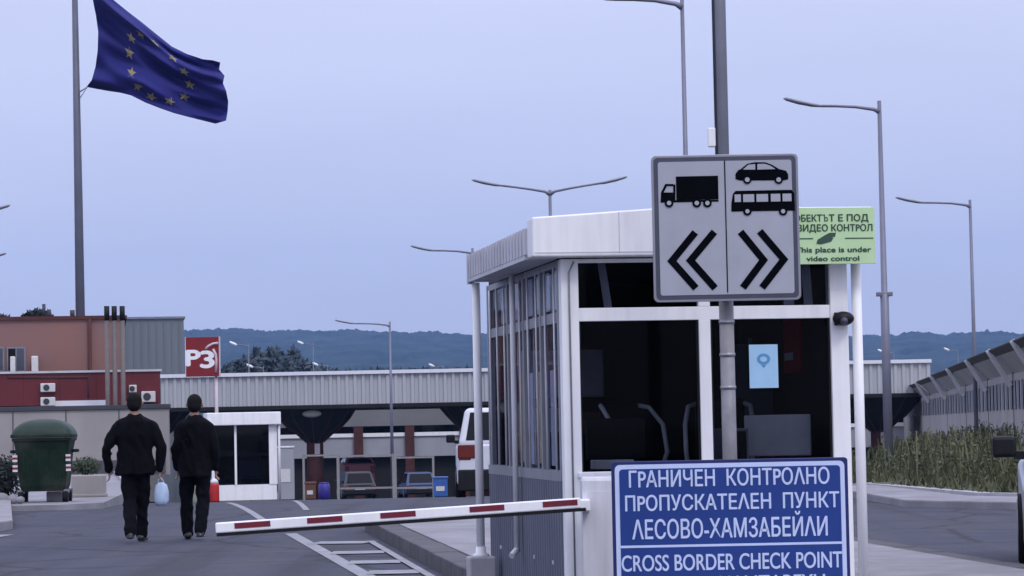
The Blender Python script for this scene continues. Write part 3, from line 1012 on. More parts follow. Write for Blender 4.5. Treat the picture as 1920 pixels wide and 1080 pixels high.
MB().box(-0.022, 0.024, -0.03, 0.03, -0.058, 0.058).build("housing", M["white"], t, bevel=0.006)
MB().box(0.024, 0.045, -0.012, 0.012, -0.02, 0.02).build("bracket", M["signline"], t)

# lane sign with vehicle pictograms
DS = 16.17
c = P(1361, 427, DS)
ls = thing("lane_sign", "grey square sign with truck, car and bus pictograms and chevrons on the tall pole", "sign", c)
f = px_frame(1361, 427, DS)
kx = DS / F
hw = 138 * kx
def rrect(x0, x1, z0, z1, r, n=5):
    pts = []
    for cx_, cz_, a0 in ((x1 - r, z0 + r, -90), (x1 - r, z1 - r, 0), (x0 + r, z1 - r, 90), (x0 + r, z0 + r, 180)):
        for i in range(n + 1):
            a = R(a0 + 90 * i / n)
            pts.append((cx_ + r * math.cos(a), cz_ + r * math.sin(a)))
    return pts
MB().plate(rrect(-hw, hw, -hw, hw, 0.03), -0.012, 0.02).build("panel_rim", M["signrim"], ls, bevel=0.003)
MB().plate(rrect(-hw + 0.014, hw - 0.014, -hw + 0.014, hw - 0.014, 0.025), -0.0145, -0.0122).build("border", M["signline"], ls)
MB().plate(rrect(-hw + 0.040, hw - 0.040, -hw + 0.040, hw - 0.040, 0.015), -0.0175, -0.0148).build("panel", M["signgrey"], ls)
YS0, YS1 = -0.0205, -0.0178
def rect(a, b):
    (x0, z1), (x1, z0) = f(*a), f(*b)
    return [(x0, z0), (x1, z0), (x1, z1), (x0, z1)]
MB().plate(rect((1357.5, 301), (1364.5, 549)), YS0, YS1).build("divider", M["ink"], ls)
def disc(px, py, r, n=18):
    x, zz = f(px, py)
    return [(x + r * kx * math.cos(2 * math.pi * i / n), zz + r * kx * math.sin(2 * math.pi * i / n)) for i in range(n)]
def ring(mb, px, py, r0, r1, y0, y1, n=18):
    x, zz = f(px, py)
    for i in range(n):
        a, b = 2 * math.pi * i / n, 2 * math.pi * (i + 1) / n
        q = [(r0, a), (r1, a), (r1, b), (r0, b)]
        mb.plate([(x + r * kx * math.cos(t_), zz + r * kx * math.sin(t_)) for r, t_ in q], y0, y1)
# truck
mb = MB()
mb.plate(rect((1267, 331), (1347, 374)), YS0, YS1)
mb.plate([f(*p) for p in ((1238, 380), (1347, 378), (1347, 375), (1266, 375.5), (1266, 346), (1262, 346), (1262, 361), (1244, 361), (1250, 349), (1262, 349), (1262, 345), (1247, 345), (1239, 361))], YS0, YS1)
for wx in (1254, 1306, 1326):
    ring(mb, wx, 381, 4.2, 8.2, YS0 - 0.003, YS0 - 0.0005)
mb.build("truck_pictogram", M["ink"], ls)
mb = MB()
for wx in (1254, 1306, 1326):
    mb.plate(disc(wx, 381, 4.2), YS0 - 0.003, YS0 - 0.0005)
mb.build("truck_wheel_hub", M["signgrey"], ls)
# car
mb = MB()
mb.plate([f(*p) for p in ((1379, 336), (1379, 326), (1384, 319), (1389, 317), (1401, 307), (1415, 304), (1435, 304), (1448, 309), (1461, 317), (1474, 320), (1478, 327), (1478, 336), (1470, 338), (1388, 338.5))], YS0, YS1)
for wx in (1401, 1460):
    ring(mb, wx, 337, 4.5, 8, YS0 - 0.003, YS0 - 0.0005)
mb.build("car_pictogram", M["ink"], ls)
mb = MB()
mb.plate([f(*p) for p in ((1393, 318), (1403, 309), (1416, 307.5), (1416, 318))], YS0 - 0.003, YS0 - 0.0005)
mb.plate([f(*p) for p in ((1420, 318), (1420, 307.5), (1434, 307), (1445, 311), (1454, 317))], YS0 - 0.003, YS0 - 0.0005)
for wx in (1401, 1460):
    mb.plate(disc(wx, 337, 4.5), YS0 - 0.003, YS0 - 0.0005)
mb.build("car_window", M["signgrey"], ls)
# bus
mb = MB()
mb.plate([f(*p) for p in ((1371, 397), (1371, 382), (1374, 364), (1379, 358), (1484, 356), (1489, 362), (1490.5, 395))], YS0, YS1)
for wx in (1401, 1468):
    ring(mb, wx, 396.5, 4, 8, YS0 - 0.003, YS0 - 0.0005)
mb.build("bus_pictogram", M["ink"], ls)
mb = MB()
for xa, xb in ((1377, 1389), (1393, 1414), (1418, 1440), (1445, 1463), (1467, 1484)):
    MB().plate(rect((xa, 365 - (xa - 1377) * 0.017), (xb, 379 - (xa - 1377) * 0.017)), YS0 - 0.003, YS0 - 0.0005).build("bus_window", M["signgrey"], ls)
for wx in (1401, 1468):
    MB().plate(disc(wx, 396.5, 4), YS0 - 0.003, YS0 - 0.0005).build("bus_wheel_hub", M["signgrey"], ls)
# chevrons
def chevron(a, b, c_, w=6.6):
    A, B, C_ = (Vector(p) for p in (a, b, c_))
    d1, d2 = (B - A).normalized(), (C_ - B).normalized()
    n1, n2 = Vector((d1.y, -d1.x)), Vector((d2.y, -d2.x))
    nm = (n1 + n2).normalized()
    k = w / nm.dot(n1)
    pts = [A - n1 * w, B - nm * k, C_ - n2 * w, C_ + n2 * w, B + nm * k, A + n1 * w]
    MB().plate([f(*p) for p in pts], YS0, YS1).build("chevron", M["ink"], ls, bevel=0.0)
chevron((1303, 436), (1259, 490), (1304, 541))
chevron((1339, 435), (1294, 489), (1340, 541))
chevron((1388, 435), (1431, 488), (1392, 540))
chevron((1424, 434), (1469, 487), (1428, 540))
MB().box(-0.06, 0.07, 0.02, 0.09, -0.25, -0.21).build("bracket", M["signrim"], ls)
MB().box(-0.06, 0.07, 0.02, 0.09, 0.21, 0.25).build("bracket", M["signrim"], ls)

# blue border sign
DB = 15.8
c = P(1370, 985, DB)
bs = thing("border_sign", "blue board naming the border crossing in white Cyrillic and Latin letters before the booth", "sign", c)
f = px_frame(1370, 985, DB)
kx = DB / F
hw, zt, zb = 221 * kx, 123 * kx, -150 * kx
MB().plate(rrect(-hw, hw, zb, zt, 0.02), -0.012, 0.015).build("panel", M["bluedark"], bs, bevel=0.003)
MB().plate(rrect(-hw + 0.020, hw - 0.020, zb + 0.020, zt - 0.020, 0.03), -0.0142, -0.0122).build("border", M["signwhite"], bs)
MB().plate(rrect(-hw + 0.046, hw - 0.046, zb + 0.046, zt - 0.046, 0.02), -0.0172, -0.0145).build("face", M["blue"], bs)
ym = -0.020
x_a, z_a = f(1163, 1024)
x_b, _ = f(1578, 1024)
zl = f(1370, 1021)[1]
MB().plate([(x_a, zl - 0.007), (x_b, zl - 0.007), (x_b, zl + 0.007), (x_a, zl + 0.007)], -0.0185, -0.0174).build("divider", M["signwhite"], bs)
def line(txt, xa, xb, yc, h, w=0.018):
    mid = (xa + xb) / 2
    z_ = f(mid, yc)[1]
    lettering("lettering", txt, f(xa, yc)[0], f(xb, yc)[0], z_, h * kx, -0.0176, M["signwhite"], bs, w)
line("ГРАНИЧЕН  КОНТРОΛНО", 1180, 1554, 895, 31)
line("ПРОПУСКАТЕΛЕН  ПУНКТ", 1173, 1572, 940, 29)
line("ΛЕСОВО-ХАМЗАБЕЙΛИ", 1186, 1550, 989, 36)
line("CROSS BORDER CHECK POINT", 1166, 1577, 1051, 31)
line("LESOVO - HAMZABEYLI", 1192, 1545, 1092, 30)
for px_ in (1200, 1540):
    x_ = f(px_, 985)[0]
    MB().tube([(x_, 0.06, -c.z), (x_, 0.06, zt - 0.06)], 0.035, 12).build("post", M["steel"], bs)
t_ = f(1540, 985)

# green video notice on the end of the fascia
vs_ = thing("video_notice", "pale green video surveillance notice fixed on the white fascia beside the lane sign", "notice", at_booth(2.06, -0.168, z(2.705)), TH)
vs_.scale = (SB, SB, SB)
MB().box(-0.335, 0.335, -0.012, 0.0, -0.215, 0.215).build("board", M["green"], vs_, bevel=0.003)
for txt, xa, xb, zz, h in (("ОБЕКТ", -0.29, -0.078, 0.135, 0.052), ("Т Е ПОД", -0.022, 0.285, 0.135, 0.052), ("ВИДЕО КОНТРОЛ", -0.27, 0.315, 0.060, 0.052), ("This place is under", -0.29, 0.30, -0.105, 0.040), ("video control", -0.205, 0.205, -0.172, 0.038)):
    lettering("lettering", txt, xa, xb, zz, h, -0.0135, M["greenink"], vs_, 0.03)
mb = MB()          # the hard sign, drawn stroke by stroke
for bx in ((-0.060, -0.052, 0.109, 0.161), (-0.073, -0.0605, 0.154, 0.161), (-0.0515, -0.038, 0.109, 0.116), (-0.0515, -0.038, 0.134, 0.141), (-0.0375, -0.030, 0.113, 0.137)):
    mb.box(bx[0], bx[1], -0.0150, -0.0125, bx[2], bx[3])
mb.build("lettering", M["greenink"], vs_)
for xa, xb in ((-0.31, -0.15), (0.10, 0.32)):
    MB().box(xa, xb, -0.015, -0.0125, -0.025, -0.017).build("rule", M["greenink"], vs_)
mb = MB()
mb.plate([(-0.125, -0.06), (-0.115, -0.03), (-0.05, 0.008), (0.01, -0.016), (-0.01, -0.045), (-0.09, -0.065)], -0.016, -0.0125)
mb.plate([(-0.065, 0.0), (-0.02, 0.022), (0.03, 0.022), (0.02, -0.01)], -0.0152, -0.0125)
mb.build("camera_pictogram", M["greenink"], vs_)

# ------------------------------------------------------------------ barrier
DBAR = 16.45
cL, cR_ = P(405, 994, DBAR), P(1098, 946, DBAR)
cab0 = P(1092, 1000, DBAR + 0.19)
bar = thing("road_barrier", "white barrier arm with red rectangles lowered across the lane from a white cabinet", "barrier", (cab0.x, cab0.y, 0.15))
ct = P(1115, 894, DBAR + 0.22).z - 0.15
MB().box(0.0, 0.26, -0.02, 0.34, 0.0, ct).build("cabinet", M["white2"], bar, bevel=0.025)
MB().box(0.004, 0.256, -0.024, -0.0205, 0.06, ct - 0.09).build("cabinet_door", M["white2"], bar)
o_ = Vector((cab0.x, cab0.y, 0.15))
a = cR_ - o_
b = cL - o_
d = (b - a).normalized()
nrm = Vector((-d.z, 0, d.x))
if nrm.z < 0:
    nrm = -nrm
hh = 0.047
ln = (b - a).length
mb = MB()
def quadbar(mb, s0, s1, n0, n1, y0, y1):
    pts = []
    for s_, n_ in ((s0, n0), (s1, n0), (s1, n1), (s0, n1)):
        p = a + d * s_ + nrm * n_
        pts.append((p.x, p.z))
    return mb.plate(pts, y0, y1)
yb0 = a.y - 0.03
quadbar(mb, 0.03, ln, -0.019, 0.045, yb0, yb0 + 0.05)
arm = mb.build("arm", M["white"], bar, bevel=0.008)
MB_ = MB()
quadbar(MB_, 0.0, ln - 0.005, -0.039, -0.0195, yb0 + 0.004, yb0 + 0.05)
MB_.build("rubber_strip", M["black"], arm)
def s_of(px):
    return ((px - 1098) / (405 - 1098)) * ln
for xa, xb in ((1018, 1083), (881, 946), (714, 780), (577, 643), (441, 508)):
    q = MB()
    quadbar(q, s_of(xb), s_of(xa), 0.002, 0.036, yb0 - 0.003, yb0 - 0.0004)
    q.build("red_reflector", M["red"], arm)
mb = MB()
mb.box(-0.04, 0.05, -0.12, -0.025, (a.z - 0.045), (a.z + 0.03))
mb.build("pivot_bracket", M["white"], bar, bevel=0.01)

# ------------------------------------------------------------------ street lamps
def lamp(label, base, top_z, arms, arm_len=2.4, r0=0.085, r1=0.05, collar=None, head="lamphead", simple=False, group="street lamps of the checkpoint"):
    """arms: list of headings in degrees (180 = towards the left of the picture)"""
    t = thing("street_lamp", label, "street lamp", base, 0, group)
    h = top_z - base[2]
    if collar:
        zc = collar - base[2]
        MB().tube([(0, 0, 0), (0, 0, zc), (0, 0, zc + 0.02), (0, 0, h + 0.28)], [r0 * 1.35, r0 * 1.25, r0 * 0.95, r1], 10).build("pole", M["lampsteel"], t)
        MB().box(-0.2, 0.2, -0.08, 0.08, zc - 0.05, zc + 0.06).build("collar", M["lampsteel"], t, bevel=0.02)
    else:
        MB().tube([(0, 0, 0), (0, 0, h + (0.1 if len(arms) > 1 else 0.25))], [r0, r1], 8 if simple else 10).build("pole", M["lampsteel"], t)
    for hd in arms:
        u = Vector((math.cos(R(hd)), math.sin(R(hd)), 0))
        prof = [(0.0, 0.0), (0.06, 0.07), (0.25, 0.14), (0.45, 0.17), (0.62, 0.18)]
        if len(arms) > 1:
            prof = [(0.0, -0.05), (0.06, 0.05), (0.25, 0.14), (0.45, 0.22), (0.62, 0.28)]
        e = prof[-1]
        pts = [u * (x * arm_len) + Vector((0, 0, h + zz)) for x, zz in prof]
        MB().tube(pts, [0.065, 0.045, 0.036, 0.034, 0.034], 8).build("arm", M["lampsteel"], t)
        q = [u * (x * arm_len) + Vector((0, 0, h + zz)) for x, zz in ((0.60, e[1] - 0.005), (0.70, e[1] + 0.03), (0.85, e[1] + 0.11), (0.97, e[1] + 0.19), (1.0, e[1] + 0.205))]
        hb = MB()
        rings = []
        sd = Vector((-u.y, u.x, 0))
        for p_, (ww, hh_) in zip(q, ((0.05, 0.05), (0.14, 0.12), (0.17, 0.13), (0.13, 0.10), (0.03, 0.03)) if simple else ((0.04, 0.03), (0.11, 0.05), (0.14, 0.055), (0.10, 0.045), (0.02, 0.015))):
            rings.append([p_ + sd * (ww * math.cos(2 * math.pi * k / 10)) + Vector((0, 0, hh_ * math.sin(2 * math.pi * k / 10))) for k in range(10)])
        hb.loft(rings).build("lamp_head", M[head], t)
    return t
def lamp_px(label, px, py, D, arms, arm_len, collar_px=None, px_base=None, **k):
    p = P(px, py, D)
    cz = P(px, collar_px, D).z if collar_px else None
    return lamp(label, (p.x, D, gz(D)), p.z, arms, arm_len, collar=cz, **k)
lamp_px("tall single-arm street lamp with a collar on its pole right of the booth", 1649, 210, 66, [180], 2.38, collar_px=552)
lamp_px("single-arm street lamp standing above the fence on the right", 1819, 388, 93, [180], 2.6)
lamp_px("double-arm street lamp with spread arms rising behind the booth roof", 1031, 362, 86, [178, 2], 2.52)
lamp_px("single-arm street lamp whose arm points left from behind the booth gutter", 886, 477, 105, [180], 2.44)
lamp_px("small far street lamp with one arm in front of the canopy", 731, 612, 138, [180], 2.85, r0=0.10)
lamp_px("street lamp rising behind the lane sign, its arm cut by the upper edge", 1279, 14, 49, [180], 2.0, r0=0.06, r1=0.036)
lamp_px("street lamp beyond the left edge showing only the tip of its raised arm", -130, 418, 80, [180, 0], 2.4)
lamp_px("lower street lamp beyond the left edge, only its arm tip showing", -125, 502, 100, [180, 0], 2.75)
far = [(480, 689, 213, "pale lamp head at the left of the wood"), (452, 648, 190, "pale lamp head high at the left of the hill"), (573, 645, 230, "pale lamp head high left of the small lamp"), (600, 685, 240, "pale lamp head low between wood and small lamp"), (817, 687, 250, "pale lamp head low beside the booth"), (1662, 661, 225, "pale lamp head right of the white pipe"), (1782, 657, 260, "pale lamp head in front of the hill above the fence")]
for i, (px, py, D, lb) in enumerate(far):
    p = P(px + 14, py + 3, D)
    lamp("far lamp with a " + lb, (p.x, D, gz(D)), p.z, [180], 1.35, r0=0.05, r1=0.03, head="palehead", simple=True, group="far street lamps before the hill")

# ------------------------------------------------------------------ people
def capsule(mb, a, b, ra, rb, n=14):
    a, b = Vector(a), Vector(b)
    mb.tube([a, a.lerp(b, 0.33), a.lerp(b, 0.66), b], [ra, ra + (rb - ra) * 0.33, ra + (rb - ra) * 0.66, rb], n)
    mb.ell(a, (ra, ra, ra), 12, 8)
    mb.ell(b, (rb, rb, rb), 12, 8)

def hand(mb, wrist, fwd, side, scale=1.0, curl=0.5):
    """palm, four fingers and a thumb; fwd points down the arm, side towards the thumb"""
    fwd, side = Vector(fwd).normalized(), Vector(side).normalized()
    nrm_ = fwd.cross(side).normalized()
    k = scale
    for s_ in (-0.027, -0.009, 0.009, 0.027):
        capsule(mb, wrist + fwd * 0.01, wrist + fwd * 0.085 * k + side * s_, 0.016, 0.013, 8)
    for s_, ln_ in ((-0.030, 0.058), (-0.010, 0.072), (0.010, 0.078), (0.030, 0.068)):
        p = wrist + fwd * 0.088 * k + side * s_
        q = p + (fwd * math.cos(curl * 0.6) + nrm_ * math.sin(curl * 0.6)) * ln_ * 0.5
        r_ = q + (fwd * math.cos(curl * 1.6) + nrm_ * math.sin(curl * 1.6)) * ln_ * 0.5
        capsule(mb, p, q, 0.0100, 0.0092, 8)
        capsule(mb, q, r_, 0.0092, 0.0078, 8)
    p = wrist + fwd * 0.03 + side * 0.028
    q = p + (fwd * 0.65 + side * 0.7 + nrm_ * 0.2).normalized() * 0.042
    r_ = q + (fwd * 0.9 + side * 0.15 + nrm_ * 0.4).normalized() * 0.034
    capsule(mb, p, q, 0.014, 0.011, 8)
    capsule(mb, q, r_, 0.011, 0.009, 8)

def person(label, base, rz, H, arms, legs, wide=1.0, hem=0.80, group="two men in dark suits walking away"):
    """arms: per side (shoulder, elbow, wrist); legs: per side (hip, knee, ankle, toe); metres for H = 1.78"""
    t = thing("person", label, "person", base, rz, group)
    k = H / 1.78
    b = MB()
    # torso, neck, head
    def ring_(x, y, zz, rx, ry, n=18):
        return [Vector((x + rx * math.cos(2 * math.pi * i / n), y + ry * math.sin(2 * math.pi * i / n), zz)) for i in range(n)]
    b.loft([ring_(0, 0, 0.88, 0.13 * wide, 0.10), ring_(0, 0, 0.97, 0.17 * wide, 0.115), ring_(0, 0, 1.10, 0.155 * wide, 0.105), ring_(0, 0, 1.28, 0.175 * wide, 0.115), ring_(0, 0, 1.38, 0.165 * wide, 0.095), ring_(0, 0, 1.45, 0.09 * wide, 0.07)])
    capsule(b, (0, 0.0, 1.42), (0, 0.025, 1.58), 0.062, 0.055)
    b.ell((0, 0.035, 1.665), (0.083, 0.100, 0.114), 20, 14)
    b.ell((0, 0.075, 1.605), (0.052, 0.055, 0.050))
    b.ell((0, 0.137, 1.655), (0.014, 0.022, 0.026), 10, 8)
    for s_ in (-1, 1):
        b.ell((0.096 * s_, 0.03, 1.655), (0.012, 0.022, 0.033), 10, 8)
    j, tr, sh = MB(), MB(), []
    j.loft([ring_(0, 0.012, 1.530, 0.072, 0.072), ring_(0, 0.005, 1.505, 0.090, 0.086), ring_(0, 0, 1.470, 0.150 * wide, 0.105), ring_(0, 0, 1.435, 0.205 * wide, 0.124), ring_(0, 0, 1.37, 0.222 * wide, 0.130), ring_(0, 0, 1.26, 0.212 * wide, 0.140), ring_(0, 0, 1.10, 0.186 * wide, 0.130), ring_(0, 0, 0.95, 0.200 * wide, 0.142), ring_(0, 0, hem, 0.214 * wide, 0.150)])
    for s_, e_, w_ in arms:
        s_, e_, w_ = Vector(s_), Vector(e_), Vector(w_)
        sg = 1 if s_.x > 0 else -1
        capsule(b, s_ - Vector((0.045 * sg, 0, 0.05)), e_, 0.050, 0.042)
        capsule(b, e_, w_, 0.042, 0.028)
        sg = 1 if s_.x > 0 else -1
        dn = (w_ - e_).normalized()
        hand(b, w_, dn, Vector((0, 1, 0.15)) - dn * Vector((0, 1, 0.15)).dot(dn), 1.0, 0.55 if sg > 0 else -0.55)
        capsule(j, s_ - Vector((0.02 * sg, 0, 0.04)), e_, 0.074, 0.062)
        capsule(j, e_, w_ - dn * 0.01, 0.062, 0.050)
        j.ell(s_ - Vector((0.03 * sg, 0, 0.04)), (0.078, 0.085, 0.076))
    for h_, kn, an, to in legs:
        h_, kn, an, to = Vector(h_), Vector(kn), Vector(an), Vector(to)
        capsule(b, h_, kn, 0.088, 0.056)
        capsule(b, kn, an, 0.056, 0.038)
        capsule(b, an, an.lerp(to, 0.7), 0.030, 0.020)
        capsule(tr, h_, kn, 0.112, 0.084)
        capsule(tr, kn, an + Vector((0, 0, 0.0)), 0.084, 0.070)
        m = MB()
        heel = an + (an - to).normalized() * 0.05
        heel.z = to.z - 0.006
        tz = Vector((to.x, to.y, to.z))
        capsule(m, heel + Vector((0, 0, 0.005)), tz + (tz - heel).normalized() * 0.05, 0.044, 0.040)
        capsule(m, an, heel + Vector((0, 0, 0.02)), 0.050, 0.046)
        lo = min(v[2] for v in m.v)
        m.v = [(v[0], v[1], max(v[2], an.z - 0.075)) for v in m.v]
        sh.append(m)
    tr.ell((0, 0, 0.90), (0.195 * wide, 0.135, 0.15))
    remeshed(b, "body", M["skin"], t, 0.0085, 3)
    jo = remeshed(j, "jacket", M["suit"], t, 0.014, 4)
    to_ = remeshed(tr, "trousers", M["trouser"], t, 0.014, 4)
    for ob, am, fz in ((jo, 0.022, 5.0), (to_, 0.020, 7.0)):
        for v_ in ob.data.vertices:
            q_ = Vector((v_.co.x * 7, v_.co.y * 7, v_.co.z * fz + v_.co.x * 6)) + Vector((base[0], 0, 0))
            n_ = 1.0 - 2.0 * abs(noise.noise(q_))
            d_ = Vector((v_.co.x if ob is jo else v_.normal.x, v_.normal.y, 0))
            v_.co += v_.normal * (am * (n_ - 0.6))
    MB().box(-0.004, 0.004, -0.158, -0.13, hem + 0.005, hem + 0.24).build("back_vent", M["ink"], jo)
    for m in sh:
        remeshed(m, "shoe", M["shoe"], t, 0.009, 2)
    hr = MB()
    hr.ell((0, 0.018, 1.688), (0.093, 0.102, 0.102), 22, 14)
    hr.ell((0, -0.008, 1.640), (0.085, 0.080, 0.085), 20, 12)
    remeshed(hr, "hair", M["hair"], t, 0.009, 2)
    for s_ in (-1, 1):
        MB().ell((0.030 * s_, 0.123, 1.672), (0.012, 0.008, 0.008), 10, 8).build("eye", M["hair"], t)
    MB().box(-0.024, 0.024, 0.118, 0.126, 1.602, 1.608).build("mouth", M["taillight"], t)
    t.scale = (k, k, k)
    return t

DM = 32.0
g1, g2 = G(255, 1017), G(368, 1012)
person("broad man in a loose dark jacket walking away with a pale blue bag", (g1.x, g1.y, 0), R(4), 1.78,
       [((-0.235, 0, 1.40), (-0.335, -0.02, 1.12), (-0.315, 0.06, 0.87)), ((0.235, 0, 1.40), (0.315, -0.01, 1.12), (0.295, 0.02, 0.86))],
       [((-0.085, 0, 0.92), (-0.070, 0.03, 0.50), (-0.050, -0.24, 0.13), (-0.055, -0.15, 0.03)), ((0.085, 0, 0.92), (0.075, 0.12, 0.51), (0.055, 0.20, 0.085), (0.075, 0.34, 0.03))], wide=1.12, hem=0.80)
person("slimmer man in a dark suit walking away empty-handed with his legs apart", (g2.x, g2.y, 0), R(2), 1.75,
       [((-0.19, 0, 1.40), (-0.235, -0.02, 1.12), (-0.225, 0.08, 0.88)), ((0.19, 0, 1.40), (0.245, -0.02, 1.12), (0.245, 0.05, 0.87))],
       [((-0.095, 0, 0.92), (-0.125, 0.12, 0.51), (-0.115, 0.16, 0.085), (-0.130, 0.30, 0.03)), ((0.095, 0, 0.92), (0.090, 0.02, 0.50), (0.065, -0.16, 0.115), (0.075, -0.06, 0.03))], wide=0.98, hem=0.76)
# carrier bag in the first man's right hand
hp = Vector((g1.x + 0.298, g1.y + 0.03, 0.785))
bg = thing("carrier_bag", "pale blue plastic carrier bag hanging from the broad man's right hand", "bag", hp)
mb = MB()
rings = []
for zz, rx, ry in ((-0.085, 0.030, 0.02), (-0.12, 0.085, 0.03), (-0.20, 0.098, 0.055), (-0.31, 0.102, 0.062), (-0.36, 0.090, 0.055), (-0.375, 0.05, 0.03)):
    rings.append([Vector((0.01 + rx * math.cos(2 * math.pi * i / 20) * (1 + 0.08 * math.sin(i * 2.3 + zz * 20)), ry * math.sin(2 * math.pi * i / 20), zz + 0.006 * math.sin(i * 1.7))) for i in range(20)])
mb.loft(rings).build("sack", M["bag"], bg)
bg.scale = (0.86, 0.9, 0.94)
for s_ in (-1, 1):
    MB().tube([(0.05 * s_ + 0.01, 0, -0.115), (0.028 * s_, 0.0, -0.05), (0.0, 0.0, -0.02)], 0.007, 6).build("handle", M["bag"], bg)

# ------------------------------------------------------------------ waste bin and left foreground
bp = P(85, 943, 48.5)
wb = thing("waste_container", "big green waste container with a domed lid standing before the concrete wall", "waste container", (bp.x, 48.5, 0.06), R(3))
wb.scale = (0.95, 0.95, 1.0)
def rr_ring(hx, hy, zz, r=0.08, n=4):
    pts = []
    for cx_, cy_, a0 in ((hx - r, -hy + r, -90), (hx - r, hy - r, 0), (-hx + r, hy - r, 90), (-hx + r, -hy + r, 180)):
        for i in range(n + 1):
            a = R(a0 + 90 * i / n)
            pts.append(Vector((cx_ + r * math.cos(a), cy_ + r * math.sin(a), zz)))
    return pts
MB().loft([rr_ring(0.40, 0.38, 0.20), rr_ring(0.44, 0.42, 0.30), rr_ring(0.50, 0.50, 0.95), rr_ring(0.53, 0.53, 1.10), rr_ring(0.56, 0.56, 1.11), rr_ring(0.56, 0.56, 1.16)], smooth=False).build("body", M["bin"], wb, bevel=0.006)
rings = []
for i in range(9):
    a = i / 8 * math.pi / 2
    rings.append(rr_ring(max(0.58 * math.cos(a) ** 0.75, 0.12), max(0.58 * math.cos(a) ** 0.75, 0.12), 1.165 + 0.34 * math.sin(a), min(0.14, max(0.58 * math.cos(a) ** 0.75, 0.12) * 0.9)))
lid = MB().loft(rings).build("lid", M["binlid"], wb)
MB().box(-0.57, 0.57, -0.60, -0.57, 1.17, 1.23).build("lid_grip", M["bin"], lid, bevel=0.01)
mb = MB()
for x_ in (-0.36, -0.12, 0.12, 0.36):
    mb.beam((x_ * 0.88, -0.425, 0.32), (x_, -0.50, 0.98), 0.04, 0.03)
mb.build("rib", M["bin"], wb)
for s_ in (-1, 1):
    MB().tube([(0.52 * s_, -0.1, 0.92), (0.62 * s_, -0.1, 0.92), (0.62 * s_, 0.1, 0.92), (0.52 * s_, 0.1, 0.92)], 0.03, 8).build("lifting_peg", M["bin"], wb)
    for z_ in (0.62, 0.80):
        MB().box(s_ * 0.50 - 0.045, s_ * 0.50 + 0.045, -0.515 + (0.8 - z_) * 0.12, -0.49 + (0.8 - z_) * 0.12, z_ - 0.06, z_ + 0.06).build("reflector", M["acwhite"], wb)
        MB().box(s_ * 0.50 - 0.046, s_ * 0.50 + 0.046, -0.517 + (0.8 - z_) * 0.12, -0.505 + (0.8 - z_) * 0.12, z_ - 0.018, z_ + 0.022).build("red_stripe", M["signred"], wb)
    for y_ in (-0.30, 0.30):
        w = MB()
        w.tube([(0.42 * s_ - 0.05, y_, 0.105), (0.42 * s_ + 0.05, y_, 0.105)], 0.105, 16)
        wo = w.build("wheel", M["rubber"], wb)
        MB().box(0.42 * s_ - 0.07, 0.42 * s_ + 0.07, y_ - 0.05, y_ + 0.05, 0.17, 0.23).build("wheel_fork", M["steel"], wo)

q = P(105, 945, 48.9)
t = thing("rubble_block", "pale stone block lying under the green waste container", "block", (q.x, 48.9, 0.06))
MB().box(-0.16, 0.16, -0.10, 0.10, 0, 0.18).build("stone", M["kerbtop"], t, bevel=0.02)
q = P(167, 936, 51.5)
t = thing("concrete_block", "pale concrete barrier block between the green container and the broad man", "concrete block", (q.x, 51.5, 0.06))
MB().box(-0.31, 0.31, -0.2, 0.2, 0, 0.42).build("block", M["conc"], t, bevel=0.02)
MB().box(-0.33, 0.33, -0.22, 0.22, 0.0, 0.06).build("foot", M["conc"], t, bevel=0.015)

def bush(label, px, py, D, r, n, size, m="leafdark", seed=1, zb=0.06):
    p = P(px, py, D)
    rg_ = random.Random(seed)
    t = thing("bush", label, "bush", (p.x, D, zb))
    mb = MB()
    for _ in range(4):
        leaves(mb, (rg_.uniform(-0.4, 0.4) * r[0], rg_.uniform(-0.3, 0.3) * r[1], r[2] * rg_.uniform(0.8, 1.1)), (r[0] * 0.75, r[1] * 0.75, r[2] * 0.85), n // 4, size, rg_)
    mb.v = [(v[0], v[1], max(v[2], 0.01)) for v in mb.v]
    mb.build("foliage", M[m], t)
    s_ = MB()
    for _ in range(6):
        s_.tube([(rg_.uniform(-0.1, 0.1), rg_.uniform(-0.1, 0.1), 0), (rg_.uniform(-0.6, 0.6) * r[0], rg_.uniform(-0.4, 0.4) * r[1], r[2] * 1.2)], [0.02, 0.006], 5)
    s_.build("stem", M["bark"], t)
bush("low green shrub at the foot of the concrete wall right of the container", 160, 890, 75, (0.42, 0.35, 0.28), 900, 0.06, "leaf", 2)
bush("dark scrubby bush at the left edge beside the green container", 12, 928, 49.5, (0.32, 0.3, 0.45), 1400, 0.05, "leafdark", 4)
rg = random.Random(8)
for i in range(3):
    q = P((6, 24, 38)[i], 934, 48.0 - 0.3 * i)
    t = thing("field_stone", ("pale field stone at the left edge below the dark bush", "grey field stone in the middle of the three below the dark bush", "flat grey field stone nearest the green container")[i], "stone", (q.x, q.y, 0.055), 0, "stones below the dark bush")
    mb = MB()
    mb.ell((0, 0, 0.08), (0.12 - 0.015 * i, 0.10, 0.09 + 0.02 * (1 - i)), 9, 6)
    mb.v = [(v[0] * (1 + 0.3 * noise.noise(Vector(v) * 9)), v[1], max(0, v[2] * (1 + 0.4 * noise.noise(Vector(v) * 7 + Vector((i, 0, 0)))))) for v in mb.v]
    mb.build("rock", M["slab"], t)

